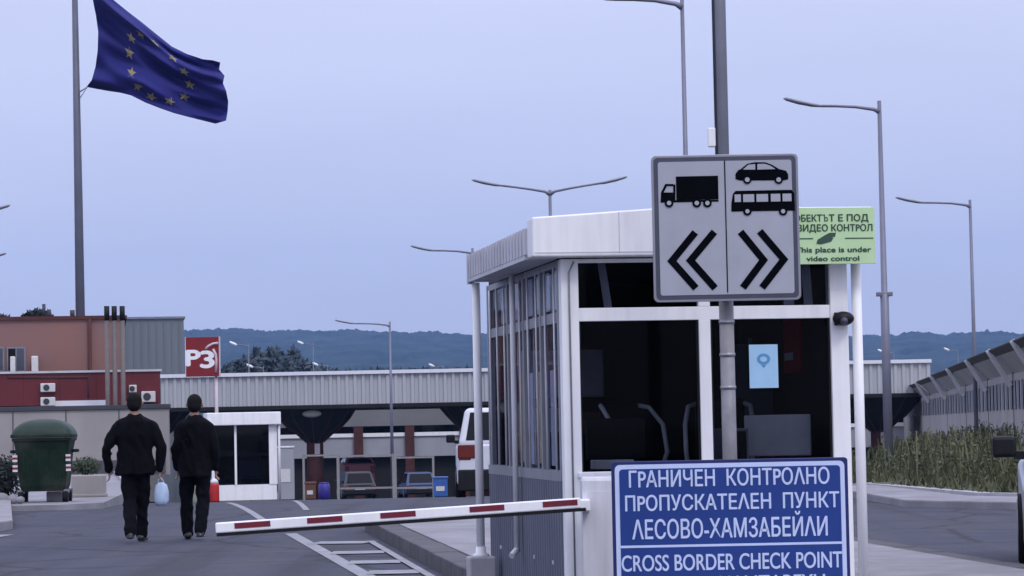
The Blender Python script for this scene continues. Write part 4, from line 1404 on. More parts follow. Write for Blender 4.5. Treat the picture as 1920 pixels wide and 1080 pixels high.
# concrete wall with a dark rail on top
wl_ = thing("boundary_wall", "beige concrete wall with a dark rail behind the green container", "wall", (0, 0, 0))
x0, x1 = P(-60, 800, 78).x, P(316, 800, 78).x
zt = P(150, 769, 78).z
mb = MB()
mb.box(x0 - 8, x1, 78, 78.25, 0.0, zt)
mb.build("wall_face", M["conc"], wl_, bevel=0.01)
mb = MB()
xx = x0 - 8
while xx < x1 - 0.5:
    mb.box(xx, xx + 0.03, 77.985, 78.0, 0.06, zt - 0.02)
    xx += 1.55
mb.build("joint", M["kerb"], wl_)
MB().box(x0 - 8, x1 + 0.04, 77.94, 78.3, zt + 0.001, zt + 0.13).build("rail", M["darkpipe"], wl_, bevel=0.01)
MB().box(x0 - 8, x1 - 0.1, 77.96, 77.99, 0.06, 0.45).build("plinth", M["kerb"], wl_)

# ------------------------------------------------------------------ buildings on the left
def span(px0, px1, py0, py1, D):
    a_, b_ = P(px0, py0, D), P(px1, py1, D)
    return a_.x, b_.x, b_.z, a_.z
def turn(root, x):
    """turns a building about the point x of its front, to lie along the lanes"""
    root.rotation_euler = (0, 0, TH)
    root.location = Vector((x, root.location.y, 0)) - DX * x
D1 = 92.0
x0, x1, zb, zt = span(-30, 236, 603, 765, D1)
x1s = x1
hb = thing("salmon_building", "salmon rendered building with a flat roof behind the red panels", "building", (0, D1, 0))
MB().box(x0 - 6, x1, 0, 9, -1.4, zt).build("wall", M["render"], hb)
MB().box(x0 - 6, x1 + 0.08, -0.10, 9.1, zt + 0.001, zt + 0.12).build("roof_edge", M["brown"], hb)
for px0, px1, py0, py1 in ((-12, 12, 652, 697), (16, 51, 652, 697), (-60, -18, 652, 697)):
    a0, a1, b0_, b1_ = span(px0, px1, py0, py1, D1 - 0.03)
    wf_ = MB().box(a0, a1, -0.05, -0.001, b0_, b1_).build("window", M["steel"], hb)
    MB().box(a0 + 0.05, (a0 + a1) / 2 - 0.02, -0.056, -0.0505, b0_ + 0.04, b1_ - 0.05).build("pane", M["carglass"], wf_)
    MB().box((a0 + a1) / 2 + 0.02, a1 - 0.05, -0.056, -0.0505, b0_ + 0.04, b1_ - 0.05).build("pane", M["signline"], wf_)
for px0, px1, py0, py1 in ((18, 28, 669, 702), (57, 70, 668, 702)):
    a0, a1, b0_, b1_ = span(px0, px1, py0, py1, D1 - 0.5)
    MB().box(a0, a1, -0.4, -0.12, b0_, b1_).build("vent_pipe", M["acwhite"], hb, bevel=0.03)
for px0, px1, py0, lb in ((89, 97, 570, "thin chimney pipe"), (98, 107, 580, "short flue"), (140, 151, 581, "dark flue")):
    a0, a1, b0_, b1_ = span(px0, px1, py0, 603, D1 + 1)
    MB().tube([((a0 + a1) / 2, 1, zt + 0.1), ((a0 + a1) / 2, 1, b1_ - 0.02)], (a1 - a0) * 0.42, 10).build("flue", M["darkpipe"], hb)

MB().tube([(x1 - 1.2, -0.13, -1.2), (x1 - 1.2, -0.13, zt)], 0.06, 8).build("downpipe", M["brown"], hb)
for zq in (1.9, 3.35):
    MB().box(x0 - 6, x1 - 0.02, -0.006, -0.001, zq, zq + 0.03).build("joint", M["brown"], hb)
turn(hb, x1s)
D2 = 178.0
x0, x1, zb, zt = span(150, 346, 601, 712, D2)
x1g = x1
gh = thing("grey_hall", "grey metal-clad hall rising behind the canopy on the left", "building", (0, D2, 0))
MB().box(x0, x1, 0, 16, -3.7, zt).build("wall", M["greyclad"], gh)
mb = MB()
xx = x0 + 0.1
while xx < x1 - 0.1:
    mb.box(xx, xx + 0.07, -0.06, -0.001, -3.6, zt - 0.05)
    xx += 0.5
mb.build("cladding_rib", M["greyclad"], gh)
MB().box(x0, x1 + 0.1, -0.15, 16, zt + 0.001, zt + 0.14).build("roof_edge", M["steel"], gh)

turn(gh, x1g)
D3 = 86.0
x0, x1, zb, zt = span(-40, 301, 703, 756, D3)
x1r = x1
rc = thing("red_cabin", "low cabin clad in dark red panels with air conditioners on its face", "cabin", (0, D3, 0))
MB().box(x0 - 6, x1, 0, 4.5, zb, zt).build("red_cladding", M["redband"], rc)
MB().box(x0 - 6, x1 - 0.05, 0.15, 4.4, -1.0, zb - 0.001).build("wall", M["greyhall"], rc)
MB().box(x0 - 6, x1 + 0.05, -0.06, 4.55, zt + 0.001, zt + 0.07).build("roof_edge", M["gutter"], rc)
a0, a1, b0_, b1_ = span(105, 200, 752, 764, D3)
MB().box(a0, a1, -0.05, 0.14, b0_, b1_).build("ledge", M["canopyrim"], rc)
a0, a1, b0_, b1_ = span(-30, 60, 757, 768, D3)
MB().box(a0, a1, 0.09, 0.14, b0_, b1_).build("window", M["carglass"], rc)
xx = x1 - 0.9
while xx > x0 - 4:
    MB().box(xx, xx + 0.02, -0.006, -0.001, zb + 0.02, zt - 0.01).build("panel_seam", M["brown"], rc)
    xx -= 1.15
MB().tube([(x1 - 2.3, -0.03, zb + 0.2), (x1 - 2.3, -0.03, zt - 0.15), (x0 + 1.0, -0.03, zt - 0.12)], 0.02, 6).build("cable", M["darkpipe"], rc)
turn(rc, x1r)
def aircon(label, px, py, wpx, hpx, D):
    c_ = P(px, py, D)
    k_ = D / F
    yy = D3 + (c_.x - x1r) * math.tan(TH) - 0.002
    c_ = P(px, py, yy)
    t = thing("air_conditioner", label, "air conditioner", (c_.x, yy, c_.z), TH, "air conditioners on the red cabin")
    w_, h_ = wpx * k_ / 2, hpx * k_ / 2
    MB().box(-w_, w_, -0.28, 0, -h_, h_).build("casing", M["acwhite"], t, bevel=0.02)
    mb = MB()
    mb.tube([(-w_ * 0.2, -0.282, 0), (-w_ * 0.2, -0.295, 0)], h_ * 0.72, 16)
    mb.build("fan_grille", M["darkpipe"], t)
aircon("upper air conditioner of the stacked pair on the red cabin", 90, 727, 27, 16, D3)
aircon("lower air conditioner of the stacked pair on the red cabin", 90, 753, 27, 16, D3)
aircon("small air conditioner above the broad man's head", 249, 729, 14, 14, D3)
aircon("air conditioner near the right end of the red cabin", 278, 744, 26, 20, D3)

for i, (px, lb) in enumerate(((200, "leftmost of the three tan exhaust pipes in front of the red cabin"), (214, "middle one of the three tan exhaust pipes in front of the red cabin"), (229, "rightmost of the three tan exhaust pipes in front of the red cabin"))):
    D = D3 - 1.9
    a_ = P(px, 574, D)
    t = thing("exhaust_pipe", lb, "pipe", (a_.x, D, 0.0), 0, "three exhaust pipes")
    MB().tube([(0, 0, -1.0), (0, 0, a_.z - 0.45)], 0.075, 12).build("shaft", M["pipe"], t)
    MB().tube([(0, 0, a_.z - 0.45), (0, 0, a_.z)], 0.085, 12).build("cap", M["black"], t)

def tree(label, px, py, D, rx, rz, n, size, m="leafdark", seed=1, group=None):
    c_ = P(px, py, D)
    zb_ = gz(D)
    t = thing("tree", label, "tree", (c_.x, D, zb_), 0, group)
    rg_ = random.Random(seed)
    k_ = D / F
    mb = MB()
    for _ in range(5):
        leaves(mb, (rg_.uniform(-0.5, 0.5) * rx * k_, rg_.uniform(-0.4, 0.4) * rx * k_, c_.z - zb_ + rg_.uniform(-0.3, 0.2) * rz * k_), (rx * k_ * 0.7, rx * k_ * 0.7, rz * k_ * 0.8), n // 5, size, rg_)
    mb.build("crown", M[m], t)
    h_ = c_.z - zb_
    MB().tube([(0, 0, 0), (0.1, 0, h_ * 0.5), (0.05, 0, h_)], [0.22, 0.16, 0.06], 8).build("trunk", M["bark"], t)
    mb = MB()
    for _ in range(5):
        mb.tube([(0.08, 0, h_ * 0.55), (rg_.uniform(-0.5, 0.5) * rx * k_, rg_.uniform(-0.4, 0.4) * rx * k_, h_ + rg_.uniform(0, 0.4) * rz * k_)], [0.08, 0.02], 6)
    mb.build("limb", M["bark"], t)
tree("broad dark tree showing just above the salmon building's roof", 70, 600, 135, 30, 20, 1500, 0.28, seed=21, group="trees behind the salmon building")
tree("low dark tree at the left edge above the salmon building's roof", -4, 606, 135, 24, 14, 900, 0.28, seed=22, group="trees behind the salmon building")

# ------------------------------------------------------------------ flagpole and flag
DF = 97.0
pt, pm, pbm = P(140, 0, DF), P(147, 300, DF), P(152, 598, DF)
fp_ = thing("flagpole", "tall grey flagpole rising behind the salmon building", "flagpole", (pbm.x, DF, gz(DF)))
hf = P(138, -75, DF).z - gz(DF)
lean = pt.x - pbm.x
MB().tube([(0, 0, 0), (lean * 0.45, 0, hf * 0.55), (lean * 1.02, 0, hf)], [0.20, 0.155, 0.10], 14).build("shaft", M["flagpole"], fp_)
MB().ell((lean * 1.02, 0, hf + 0.08), (0.13, 0.13, 0.13)).build("finial", M["flagpole"], fp_)
pr = P(154, 168, DF)
mb = MB()
mb.tube([P(150, 172, DF - 0.15) - fp_.location, P(164, 163, DF - 0.2) - fp_.location], 0.025, 6)
mb.tube([P(150, 184, DF - 0.15) - fp_.location, P(164, 163, DF - 0.2) - fp_.location], 0.015, 6)
mb.build("halyard", M["steel"], fp_)

topc = [(163, -44), (186, -24), (213, 0), (240, 22), (265, 41), (292, 63), (322, 87), (350, 101), (380, 111), (399, 113), (413, 117)]
botc = [(162, 163), (182, 167), (205, 171), (226, 174), (246, 179), (272, 192), (300, 203), (326, 212), (352, 219), (380, 226), (404, 232)]
hoist = [(162, 163), (172, 150), (179, 125), (183, 95), (184, 60), (180, 30), (174, 0), (169, -20), (163, -44)]
fly = [(404, 232), (424, 226), (427, 208), (428, 190), (424, 170), (418, 156), (421, 142), (411, 130), (413, 117)]
def samp(c_, t):
    t = max(0, min(1, t)) * (len(c_) - 1)
    i = min(int(t), len(c_) - 2)
    w = t - i
    return Vector(c_[i]).lerp(Vector(c_[i + 1]), w)
def coons(u, v):
    p = samp(botc, u) * (1 - v) + samp(topc, u) * v + samp(hoist, v) * (1 - u) + samp(fly, v) * u
    q = (Vector(botc[0]) * (1 - u) + Vector(botc[-1]) * u) * (1 - v) + (Vector(topc[0]) * (1 - u) + Vector(topc[-1]) * u) * v
    return p - q
def flag_pt(u, v, off=0.0):
    p = coons(u, v)
    g = 0.25 + 0.75 * u
    w = 0.34 * math.sin(2 * math.pi * (1.7 * v + 0.75 * u + 0.1)) * (0.5 + 0.5 * v) + 0.20 * math.sin(2 * math.pi * (3.1 * v - 1.0 * u + 0.35)) * (1 - 0.4 * u) + 0.30 * g * math.sin(2 * math.pi * (1.6 * u + 0.3 * v)) + 0.10 * math.sin(2 * math.pi * (5.3 * v + 1.2 * u))
    return P(p.x, p.y, DF - 0.2 + w + off)
flag = thing("flag", "dark blue flag with a ring of pale stars streaming from the flagpole", "flag", P(150, 168, DF - 0.2))
mb = MB()
nu, nv = 90, 64
vs = [flag_pt(i / nu, j / nv) - flag.location for j in range(nv + 1) for i in range(nu + 1)]
fs = [(j * (nu + 1) + i, j * (nu + 1) + i + 1, (j + 1) * (nu + 1) + i + 1, (j + 1) * (nu + 1) + i) for j in range(nv) for i in range(nu)]
mb.add(vs, fs, True)
fo = mb.build("cloth", M["flag"], flag)
for k in range(12):
    a = R(90 - 30 * k)
    cu_, cv_ = 0.48 + 0.222 * math.cos(a), 0.47 + 0.333 * math.sin(a)
    mb = MB()
    for off in (-0.02, 0.02):
        ringp = []
        for s_ in range(10):
            r_ = (0.060 if s_ % 2 == 0 else 0.026)
            b_ = R(90 + 36 * s_)
            ringp.append(flag_pt(cu_ + r_ * math.cos(b_) / 1.5, cv_ + r_ * math.sin(b_), off) - flag.location)
        ctr = flag_pt(cu_, cv_, off * 1.2) - flag.location
        mb.add([ctr] + ringp, [(0, 1 + s_, 1 + (s_ + 1) % 10) for s_ in range(10)])
    mb.build("star", M["star"], flag)

# ------------------------------------------------------------------ red totem sign
DT = 84.0
c = P(380, 669, DT)
k = DT / F
ts = thing("red_sign", "square red sign with white symbols on a thin pale pole beside the grey hall", "sign", (c.x, DT, gz(DT)))
f = px_frame(380, 669, DT)
zc = c.z - gz(DT)
MB().box(-32 * k, 32 * k, -0.06, 0.06, zc - 37 * k, zc + 37 * k).build("panel", M["signred"], ts, bevel=0.01)
xp = 24 * k
MB().tube([(xp, 0.10, 0), (xp, 0.10, zc + 20 * k)], 0.055, 10).build("pole", M["pinkwhite"], ts)
mb = MB()
mb.box(-32.6 * k, -31 * k, -0.065, 0.07, zc - 37.6 * k, zc + 37.6 * k)
mb.box(31 * k, 33 * k, -0.065, 0.07, zc - 37.6 * k, zc + 37.6 * k)
mb.build("edge_trim", M["pinkwhite"], ts)
lettering("lettering", "P", -30 * k, -5 * k, zc - 1 * k, 30 * k, -0.064, M["white"], ts, 0.035)
lettering("lettering", "3", -3 * k, 21 * k, zc - 4 * k, 32 * k, -0.064, M["white"], ts, 0.03)
mb = MB()
mb.tube([(6 * k, -0.066, zc + 14 * k), (12 * k, -0.066, zc + 20 * k), (20 * k, -0.066, zc + 24 * k), (30 * k, -0.066, zc + 25 * k)], 0.045, 6, squash=0.9)
mb.tube([(20 * k, -0.066, zc + 14 * k), (25 * k, -0.066, zc + 4 * k), (26 * k, -0.066, zc - 8 * k), (25 * k, -0.066, zc - 30 * k)], 0.04, 6)
mb.build("swoosh", M["pinkwhite"], ts)

# ------------------------------------------------------------------ small booth and bollard
DSB = 72.0
k = DSB / F
q0, q1 = P(398, 940, DSB), P(521, 938, DSB)
gzb = P(460, 938, DSB).z
zt = P(460, 773, DSB).z
w_ = q1.x - q0.x
sb = thing("small_booth", "small white guard booth with two dark window panes beyond the barrier", "booth", (q0.x, DSB, gzb), TH)
H_ = zt - gzb
hw_ = w_
zs, zw = P(460, 909, DSB).z - gzb, P(460, 797, DSB).z - gzb
MB().box(-0.12, hw_ + 0.10, -0.18, 2.3, zw + 0.001, H_).build("roof", M["white"], sb, bevel=0.02)
MB().box(0.02, hw_ - 0.02, 0.02, 2.1, 0.0, zs).build("lower_wall", M["white"], sb)
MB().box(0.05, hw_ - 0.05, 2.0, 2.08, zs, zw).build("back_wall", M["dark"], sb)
mb = MB()
xm = hw_ * 0.36
for xa, xb in ((0.0, 0.08), (xm - 0.02, xm + 0.04), (hw_ - 0.22, hw_)):
    mb.box(xa, xb, 0.0, 0.08, zs + 0.001, zw)
for xa in (0.0, hw_ - 0.08):
    mb.box(xa, xa + 0.08, 2.0, 2.1, zs + 0.001, zw)
wf_ = mb.build("window_frame", M["white"], sb)
MB().box(0.08, xm - 0.02, 0.03, 0.04, zs, zw).build("window_pane", M["farglass"], wf_)
MB().box(xm + 0.04, hw_ - 0.22, 0.03, 0.04, zs, zw).build("window_pane", M["farglass"], wf_)
MB().box(0.03, 0.04, 0.08, 2.0, zs, zw).build("window_pane", M["farglass"], wf_)
MB().box(hw_ - 0.04, hw_ - 0.03, 0.08, 2.0, zs, zw).build("window_pane", M["farglass"], wf_)
MB().tube([(hw_ + 0.05, -0.05, 0), (hw_ + 0.05, -0.05, zw)], 0.035, 8).build("downpipe", M["white2"], sb)
c = sb.location + DX * (hw_ * 0.62) + DR * 1.2
t = thing("guard_seat", "dim grey seat inside the small white booth", "seat", (c.x, c.y, gzb + zs), TH)
MB().box(-0.3, 0.3, -0.05, 0.05, 0.0, 0.75).build("backrest", M["alu"], t, bevel=0.05)
MB().box(-0.28, 0.28, -0.45, 0.0, 0.0, 0.12).build("seat", M["black"], t, bevel=0.03)

q = P(402, 940, 66)
t = thing("bollard", "bright red bollard with a white top at the corner of the small booth", "bollard", (q.x, 66, gz(66)))
MB().lathe([(0.12, 0), (0.125, 0.05), (0.125, 0.42), (0.115, 0.46)], n=16).build("shaft", M["brightred"], t)
MB().lathe([(0.11, 0.461), (0.10, 0.52), (0.06, 0.57), (0.02, 0.59)], n=16).build("cap", M["acwhite"], t)

# ------------------------------------------------------------------ far canopy
DC = 150.0
k = DC / F
cp = thing("canopy", "long pale ribbed canopy roof spanning the lanes on tree-shaped dark columns", "canopy", (0, DC, 0))
x0 = P(302, 736, DC).x
x1 = P(1745, 720, DC).x
zt, zb = P(600, 703, DC).z, P(600, 759, DC).z
MB().box(x0, x1, 0.05, 24, zb + 0.15, zt - 0.1).build("roof_deck", M["canopy"], cp)
mb = MB()
pitch = 0.46
n_ = int((x1 - x0) / pitch)
for i in range(n_):
    xa = x0 + i * (x1 - x0) / n_
    xb = x0 + (i + 1) * (x1 - x0) / n_
    w = xb - xa
    pr = [(xa, 0.0), (xa + w * 0.45, 0.0), (xa + w * 0.55, -0.10), (xa + w * 0.9, -0.10), (xb, 0.0)]
    vs = [(x_, y_, zb) for x_, y_ in pr] + [(x_, y_, zt) for x_, y_ in pr]
    mb.add(vs, [(j, j + 1, j + 6, j + 5) for j in range(4)])
mb.build("fascia", M["canopy"], cp)
MB().box(x0 - 0.05, x1 + 0.05, -0.22, 0.1, zt + 0.001, zt + 0.20).build("top_rim", M["canopyrim"], cp)
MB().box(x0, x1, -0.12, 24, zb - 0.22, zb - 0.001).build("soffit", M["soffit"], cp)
for pxc in (275, 590, 905, 1220, 1648):
    xc = P(pxc, 800, DC + 3).x
    zg = gz(DC + 3)
    rt = 2.45 if pxc != 590 else 2.35
    s0 = zb - 0.23
    col = MB().tube([(xc, 3, zg - 0.05), (xc, 3, s0 - 1.9)], 0.48, 14).build("column", M["brown"], cp)
    mb = MB()
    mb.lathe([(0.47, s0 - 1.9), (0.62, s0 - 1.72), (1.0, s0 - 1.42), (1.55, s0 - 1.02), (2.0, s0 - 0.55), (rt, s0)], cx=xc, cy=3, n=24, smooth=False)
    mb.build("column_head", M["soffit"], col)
    mb = MB()
    for i in range(12):
        a = 2 * math.pi * i / 12
        for (ra, za_), (rb_, zb_2) in zip(((0.5, 1.9), (1.03, 1.42), (1.58, 1.02), (2.03, 0.55)), ((1.03, 1.42), (1.58, 1.02), (2.03, 0.55), (rt + 0.03, 0.0))):
            mb.beam((xc + ra * math.cos(a), 3 + ra * math.sin(a), s0 - za_), (xc + rb_ * math.cos(a), 3 + rb_ * math.sin(a), s0 - zb_2), 0.06, 0.06)
    mb.build("strut", M["brown"], col)
    MB().box(xc + 0.02, xc + 0.32, 2.44, 2.52, zg + 2.6, zg + 3.2).build("plaque", M["pinkwhite"], col)
c = P(585, 776, DC + 0.3)
mb = MB()
mb.ell((c.x, 0.2, c.z - 0.0), (0.55, 0.12, 0.22))
mb.build("ceiling_lamp", M["greyhall"], cp)

# customs hall wall behind the canopy
DH = 186.0
hl = thing("customs_hall", "grey customs hall with a pale band seen under the canopy", "building", (0, DH, 0))
x0, x1 = P(525, 800, DH).x, P(1760, 800, DH).x
def zz_(py):
    return P(700, py, DH).z
g_ = gz(DH)
MB().box(x0, x1, 0, 14, zz_(799), zz_(757)).build("upper_wall", M["greyhall"], hl)
MB().box(x0, x1, 0.4, 14, zz_(812), zz_(799) - 0.002).build("window_strip", M["carglass"], hl)
MB().box(x0, x1, -0.12, 14, zz_(819), zz_(812) - 0.002).build("sill_band", M["white"], hl)
MB().box(x0, x1, 0, 14, zz_(857), zz_(819) - 0.002).build("lower_wall", M["palehall"], hl)
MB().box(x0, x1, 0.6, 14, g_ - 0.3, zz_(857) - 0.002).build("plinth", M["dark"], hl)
for px_ in (672, 768, 870, 1000, 1100):
    xq = P(px_, 800, DH).x
    MB().box(xq - 0.32, xq + 0.32, -0.25, -0.125, g_, zz_(800)).build("pilaster", M["brown"], hl)

# ------------------------------------------------------------------ vehicles
def car(name, label, cat, loc, rz, Lc, Wc, Hc, paint, boxy=0.0, belt=0.55, clear=0.2, wheel_r=0.32, tail="taillight", mirrors=True, lower=None, group=None):
    """car whose rear faces local -Y"""
    t = thing(name, label, cat, loc, rz, group)
    zb_ = Hc * belt
    hl_, hw = Lc / 2, Wc / 2
    def sect(y, h, zl, zh, r):
        n_ = 6
        pts = []
        for (cx_, cz_, a0) in ((h - r, zl + r, -90), (h - r, zh - r, 0), (-h + r, zh - r, 90), (-h + r, zl + r, 180)):
            for i in range(n_ + 1):
                a = R(a0 + 90 * i / n_)
                pts.append(Vector((cx_ + r * math.cos(a), y, cz_ + r * math.sin(a))))
        return pts
    hood = 0.86 if boxy < 0.5 else 0.92
    st = [(-hl_, hw * 0.90, clear + 0.14, zb_ * 0.97), (-hl_ + 0.10, hw * 0.97, clear + 0.04, zb_), (-hl_ * 0.5, hw, clear, zb_), (hl_ * 0.25, hw, clear, zb_), (hl_ * 0.45, hw * 0.99, clear, zb_ * 0.97), (hl_ * 0.8, hw * 0.97, clear, zb_ * hood), (hl_ - 0.08, hw * 0.93, clear + 0.04, zb_ * hood * 0.94), (hl_, hw * 0.86, clear + 0.14, zb_ * hood * 0.86)]
    MB().loft([sect(y, h, a_, b_, 0.10) for y, h, a_, b_ in st]).build("body", M[paint], t)
    # cabin
    yb0_, yf0 = -hl_ + 0.08, hl_ * 0.42
    yb1_, yf1 = -hl_ + (0.75 if boxy < 0.5 else 0.28), hl_ * 0.12
    bw, tw = hw * 0.94, hw * (0.74 if boxy < 0.5 else 0.77)
    zt_ = Hc - 0.02
    A = [Vector(p) for p in ((-bw, yb0_, zb_ - 0.03), (bw, yb0_, zb_ - 0.03), (bw, yf0, zb_ - 0.03), (-bw, yf0, zb_ - 0.03))]
    B = [Vector(p) for p in ((-tw, yb1_, zt_), (tw, yb1_, zt_), (tw, yf1, zt_), (-tw, yf1, zt_))]
    mb = MB()
    mb.add(A + B, [(0, 1, 5, 4), (1, 2, 6, 5), (2, 3, 7, 6), (3, 0, 4, 7), (4, 5, 6, 7), (3, 2, 1, 0)])
    mb.build("roof", M[paint], t, bevel=0.05 if boxy < 0.5 else 0.11, seg=4)
    def pane(name_, i, j, u0, u1, v0, v1):
        a0_, a1_, b0_, b1_ = A[i], A[j], B[i], B[j]
        def bl(u, v):
            return (a0_.lerp(a1_, u)).lerp(b0_.lerp(b1_, u), v)
        nn = (a1_ - a0_).cross(b0_ - a0_).normalized()
        vs = [bl(u, v) + nn * 0.006 for u, v in ((u0, v0), (u1, v0), (u1, v1), (u0, v1))] + [bl(u, v) - nn * 0.01 for u, v in ((u0, v0), (u1, v0), (u1, v1), (u0, v1))]
        MB().add(vs, [(0, 1, 2, 3), (7, 6, 5, 4), (0, 4, 5, 1), (1, 5, 6, 2), (2, 6, 7, 3), (3, 7, 4, 0)]).build(name_, M["carglass"], t)
    pane("rear_window", 0, 1, 0.08, 0.92, 0.14, 0.88)
    pane("windscreen", 2, 3, 0.07, 0.93, 0.10, 0.92)
    for i, j in ((1, 2), (3, 0)):
        pane("side_window", i, j, 0.08, 0.48, 0.14, 0.88)
        pane("side_window", i, j, 0.52, 0.90, 0.14, 0.88)
    for s_ in (-1, 1):
        for y_ in (-hl_ * 0.62, hl_ * 0.64):
            w = MB().tube([(s_ * (hw - 0.20), y_, wheel_r), (s_ * (hw + 0.01), y_, wheel_r)], wheel_r, 22).build("wheel", M["rubber"], t)
            MB().tube([(s_ * (hw + 0.008), y_, wheel_r), (s_ * (hw + 0.018), y_, wheel_r)], wheel_r * 0.62, 16).build("rim", M["steel"], w)
        MB().box(s_ * hw * 0.80 - 0.13, s_ * hw * 0.80 + 0.13, -hl_ - 0.015, -hl_ + 0.08, zb_ * 0.72, zb_ * 0.93).build("tail_light", M[tail], t, bevel=0.02)
        MB().box(s_ * hw * 0.70 - 0.15, s_ * hw * 0.70 + 0.15, hl_ - 0.12, hl_ + 0.005, zb_ * 0.60, zb_ * 0.74).build("headlight", M["palehead"], t, bevel=0.03)
        if mirrors:
            MB().box(min(s_ * (hw - 0.12), s_ * (hw + 0.03)), max(s_ * (hw - 0.12), s_ * (hw + 0.03)), yf0 - 0.38, yf0 - 0.32, zb_ + 0.0, zb_ + 0.07).build("mirror_arm", M["black"], t)
            m_ = MB().box(s_ * (hw + 0.11) - 0.10, s_ * (hw + 0.11) + 0.10, yf0 - 0.42, yf0 - 0.30, zb_ + 0.02, zb_ + 0.20).build("mirror", M["black"], t, bevel=0.03)
    MB().box(-hw * 0.93, hw * 0.93, -hl_ - 0.06, -hl_ + 0.10, clear + 0.08, clear + 0.34).build("bumper", M["black"] if not lower else M[lower], t, bevel=0.04)
    MB().box(-hw * 0.90, hw * 0.90, hl_ - 0.10, hl_ + 0.05, clear + 0.06, clear + 0.30).build("bumper", M["black"], t, bevel=0.04)
    MB().box(-0.26, 0.26, -hl_ - 0.024, -hl_ + 0.02, zb_ * 0.62, zb_ * 0.74).build("number_plate", M["palehead"], t)
    return t

# white off-road vehicle half hidden by the booth
DV = 57.0
q = P(848, 850, DV)
vw = 1.95
vc = Vector((q.x + 0.02 + vw / 2, DV + 2.4, 0))
v = car("white_van", "white high-roofed van seen from behind, half hidden by the booth", "van", (vc.x, vc.y, gz(59.5)), R(1.2), 4.8, vw, 1.99, "carwhite", boxy=1.0, belt=0.60, clear=0.28, wheel_r=0.37)
for s_ in (-1, 1):
    MB().box(s_ * 0.74 - 0.19, s_ * 0.74 + 0.19, -2.43, -2.33, 0.90, 1.19).build("tail_light_cluster", M["taillight"], v, bevel=0.02)
MB().box(-0.93, 0.93, -2.475, -2.30, 0.20, 0.66).build("rear_skirt", M["black"], v, bevel=0.03)

# sliver of a silver car at the right edge
q = P(1901, 950, 23.0)
car("silver_car", "silver car at the right edge with a black wing mirror sticking out", "car", (q.x + 0.99, 23.0, 0), R(169.4), 4.4, 1.86, 1.52, "carsilver", boxy=0.0, belt=0.62, clear=0.22, wheel_r=0.34)

def gcar(px, D):
    p = P(px, 920, D)
    return (p.x, D, gz(D))
car("parked_car", "dark car seen from behind in front of the red van under the canopy", "car", gcar(668, 140), TH, 4.3, 1.75, 1.45, "carblack", group="cars queuing under the canopy")
car("parked_car", "blue car seen from behind next to the blue box under the canopy", "car", gcar(782, 146), TH, 4.3, 1.75, 1.42, "carblue", group="cars queuing under the canopy")
car("red_van", "dull red van standing behind the dark car under the canopy", "van", gcar(668, 160), TH, 4.9, 1.9, 2.5, "carred", boxy=1.0, belt=0.86, clear=0.25, group=None)

# gate frames, boxes and barrel under the canopy
def gate(label, px0, px1, pytop, D, rails):
    a_, b_ = P(px0, pytop, D), P(px1, pytop, D)
    t = thing("gate_frame", label, "gate", (a_.x, D, gz(D)), 0, "metal gate frames under the canopy")
    h = a_.z - gz(D)
    w = b_.x - a_.x
    for x_ in (0, w):
        MB().box(x_ - 0.055, x_ + 0.055, -0.055, 0.055, 0, h).build("post", M["palepipe"], t)
    for fr in rails:
        MB().box(0.055, w - 0.055, -0.04, 0.04, h * fr - 0.045, h * fr + 0.045).build("rail", M["palepipe"], t)
gate("pale gate frame left of the brown column under the canopy", 569, 633, 852, 134, (0.97,))
gate("pale gate frame in front of the dark car under the canopy", 634, 737, 853, 132, (0.24, 0.97))
gate("pale gate frame around the blue car under the canopy", 741, 812, 856, 136, (0.24, 0.97))
def boxthing(name, label, cat, px, D, w, dpt, h, m, lidm=None):
    p = P(px, 920, D)
    t = thing(name, label, cat, (p.x, D, gz(D)))
    MB().box(-w / 2, w / 2, -dpt / 2, dpt / 2, 0.03, h).build("body", M[m], t, bevel=0.04)
    MB().box(-w / 2 - 0.03, w / 2 + 0.03, -dpt / 2 - 0.03, dpt / 2 + 0.03, h + 0.001, h + 0.09).build("lid", M[lidm or m], t, bevel=0.02)
    MB().box(-w * 0.3, w * 0.3, -dpt / 2 - 0.02, -dpt / 2 + 0.01, h * 0.35, h * 0.6).build("label_plate", M["acwhite"], t)
    return t
boxthing("storage_box", "blue plastic storage box beside the blue car", "box", 826, 118, 0.62, 0.6, 0.82, "boxblue")
boxthing("wooden_crate", "brown crate standing left of the violet barrel", "crate", 582, 121, 0.45, 0.5, 0.72, "wood")
boxthing("control_cabinet", "pale grey control cabinet right of the small white booth", "cabinet", 537, 128, 0.75, 0.6, 2.5, "palehall", "white2")
p = P(608, 920, 119)
t = thing("plastic_barrel", "violet blue plastic barrel at the foot of the brown column", "barrel", (p.x, 119, gz(119)))
MB().lathe([(0.20, 0), (0.25, 0.05), (0.27, 0.35), (0.25, 0.66), (0.2, 0.72)], n=18).build("drum", M["barrelblue"], t)
MB().lathe([(0.21, 0.721), (0.21, 0.76), (0.05, 0.77)], n=18).build("lid", M["barrelblue"], t)

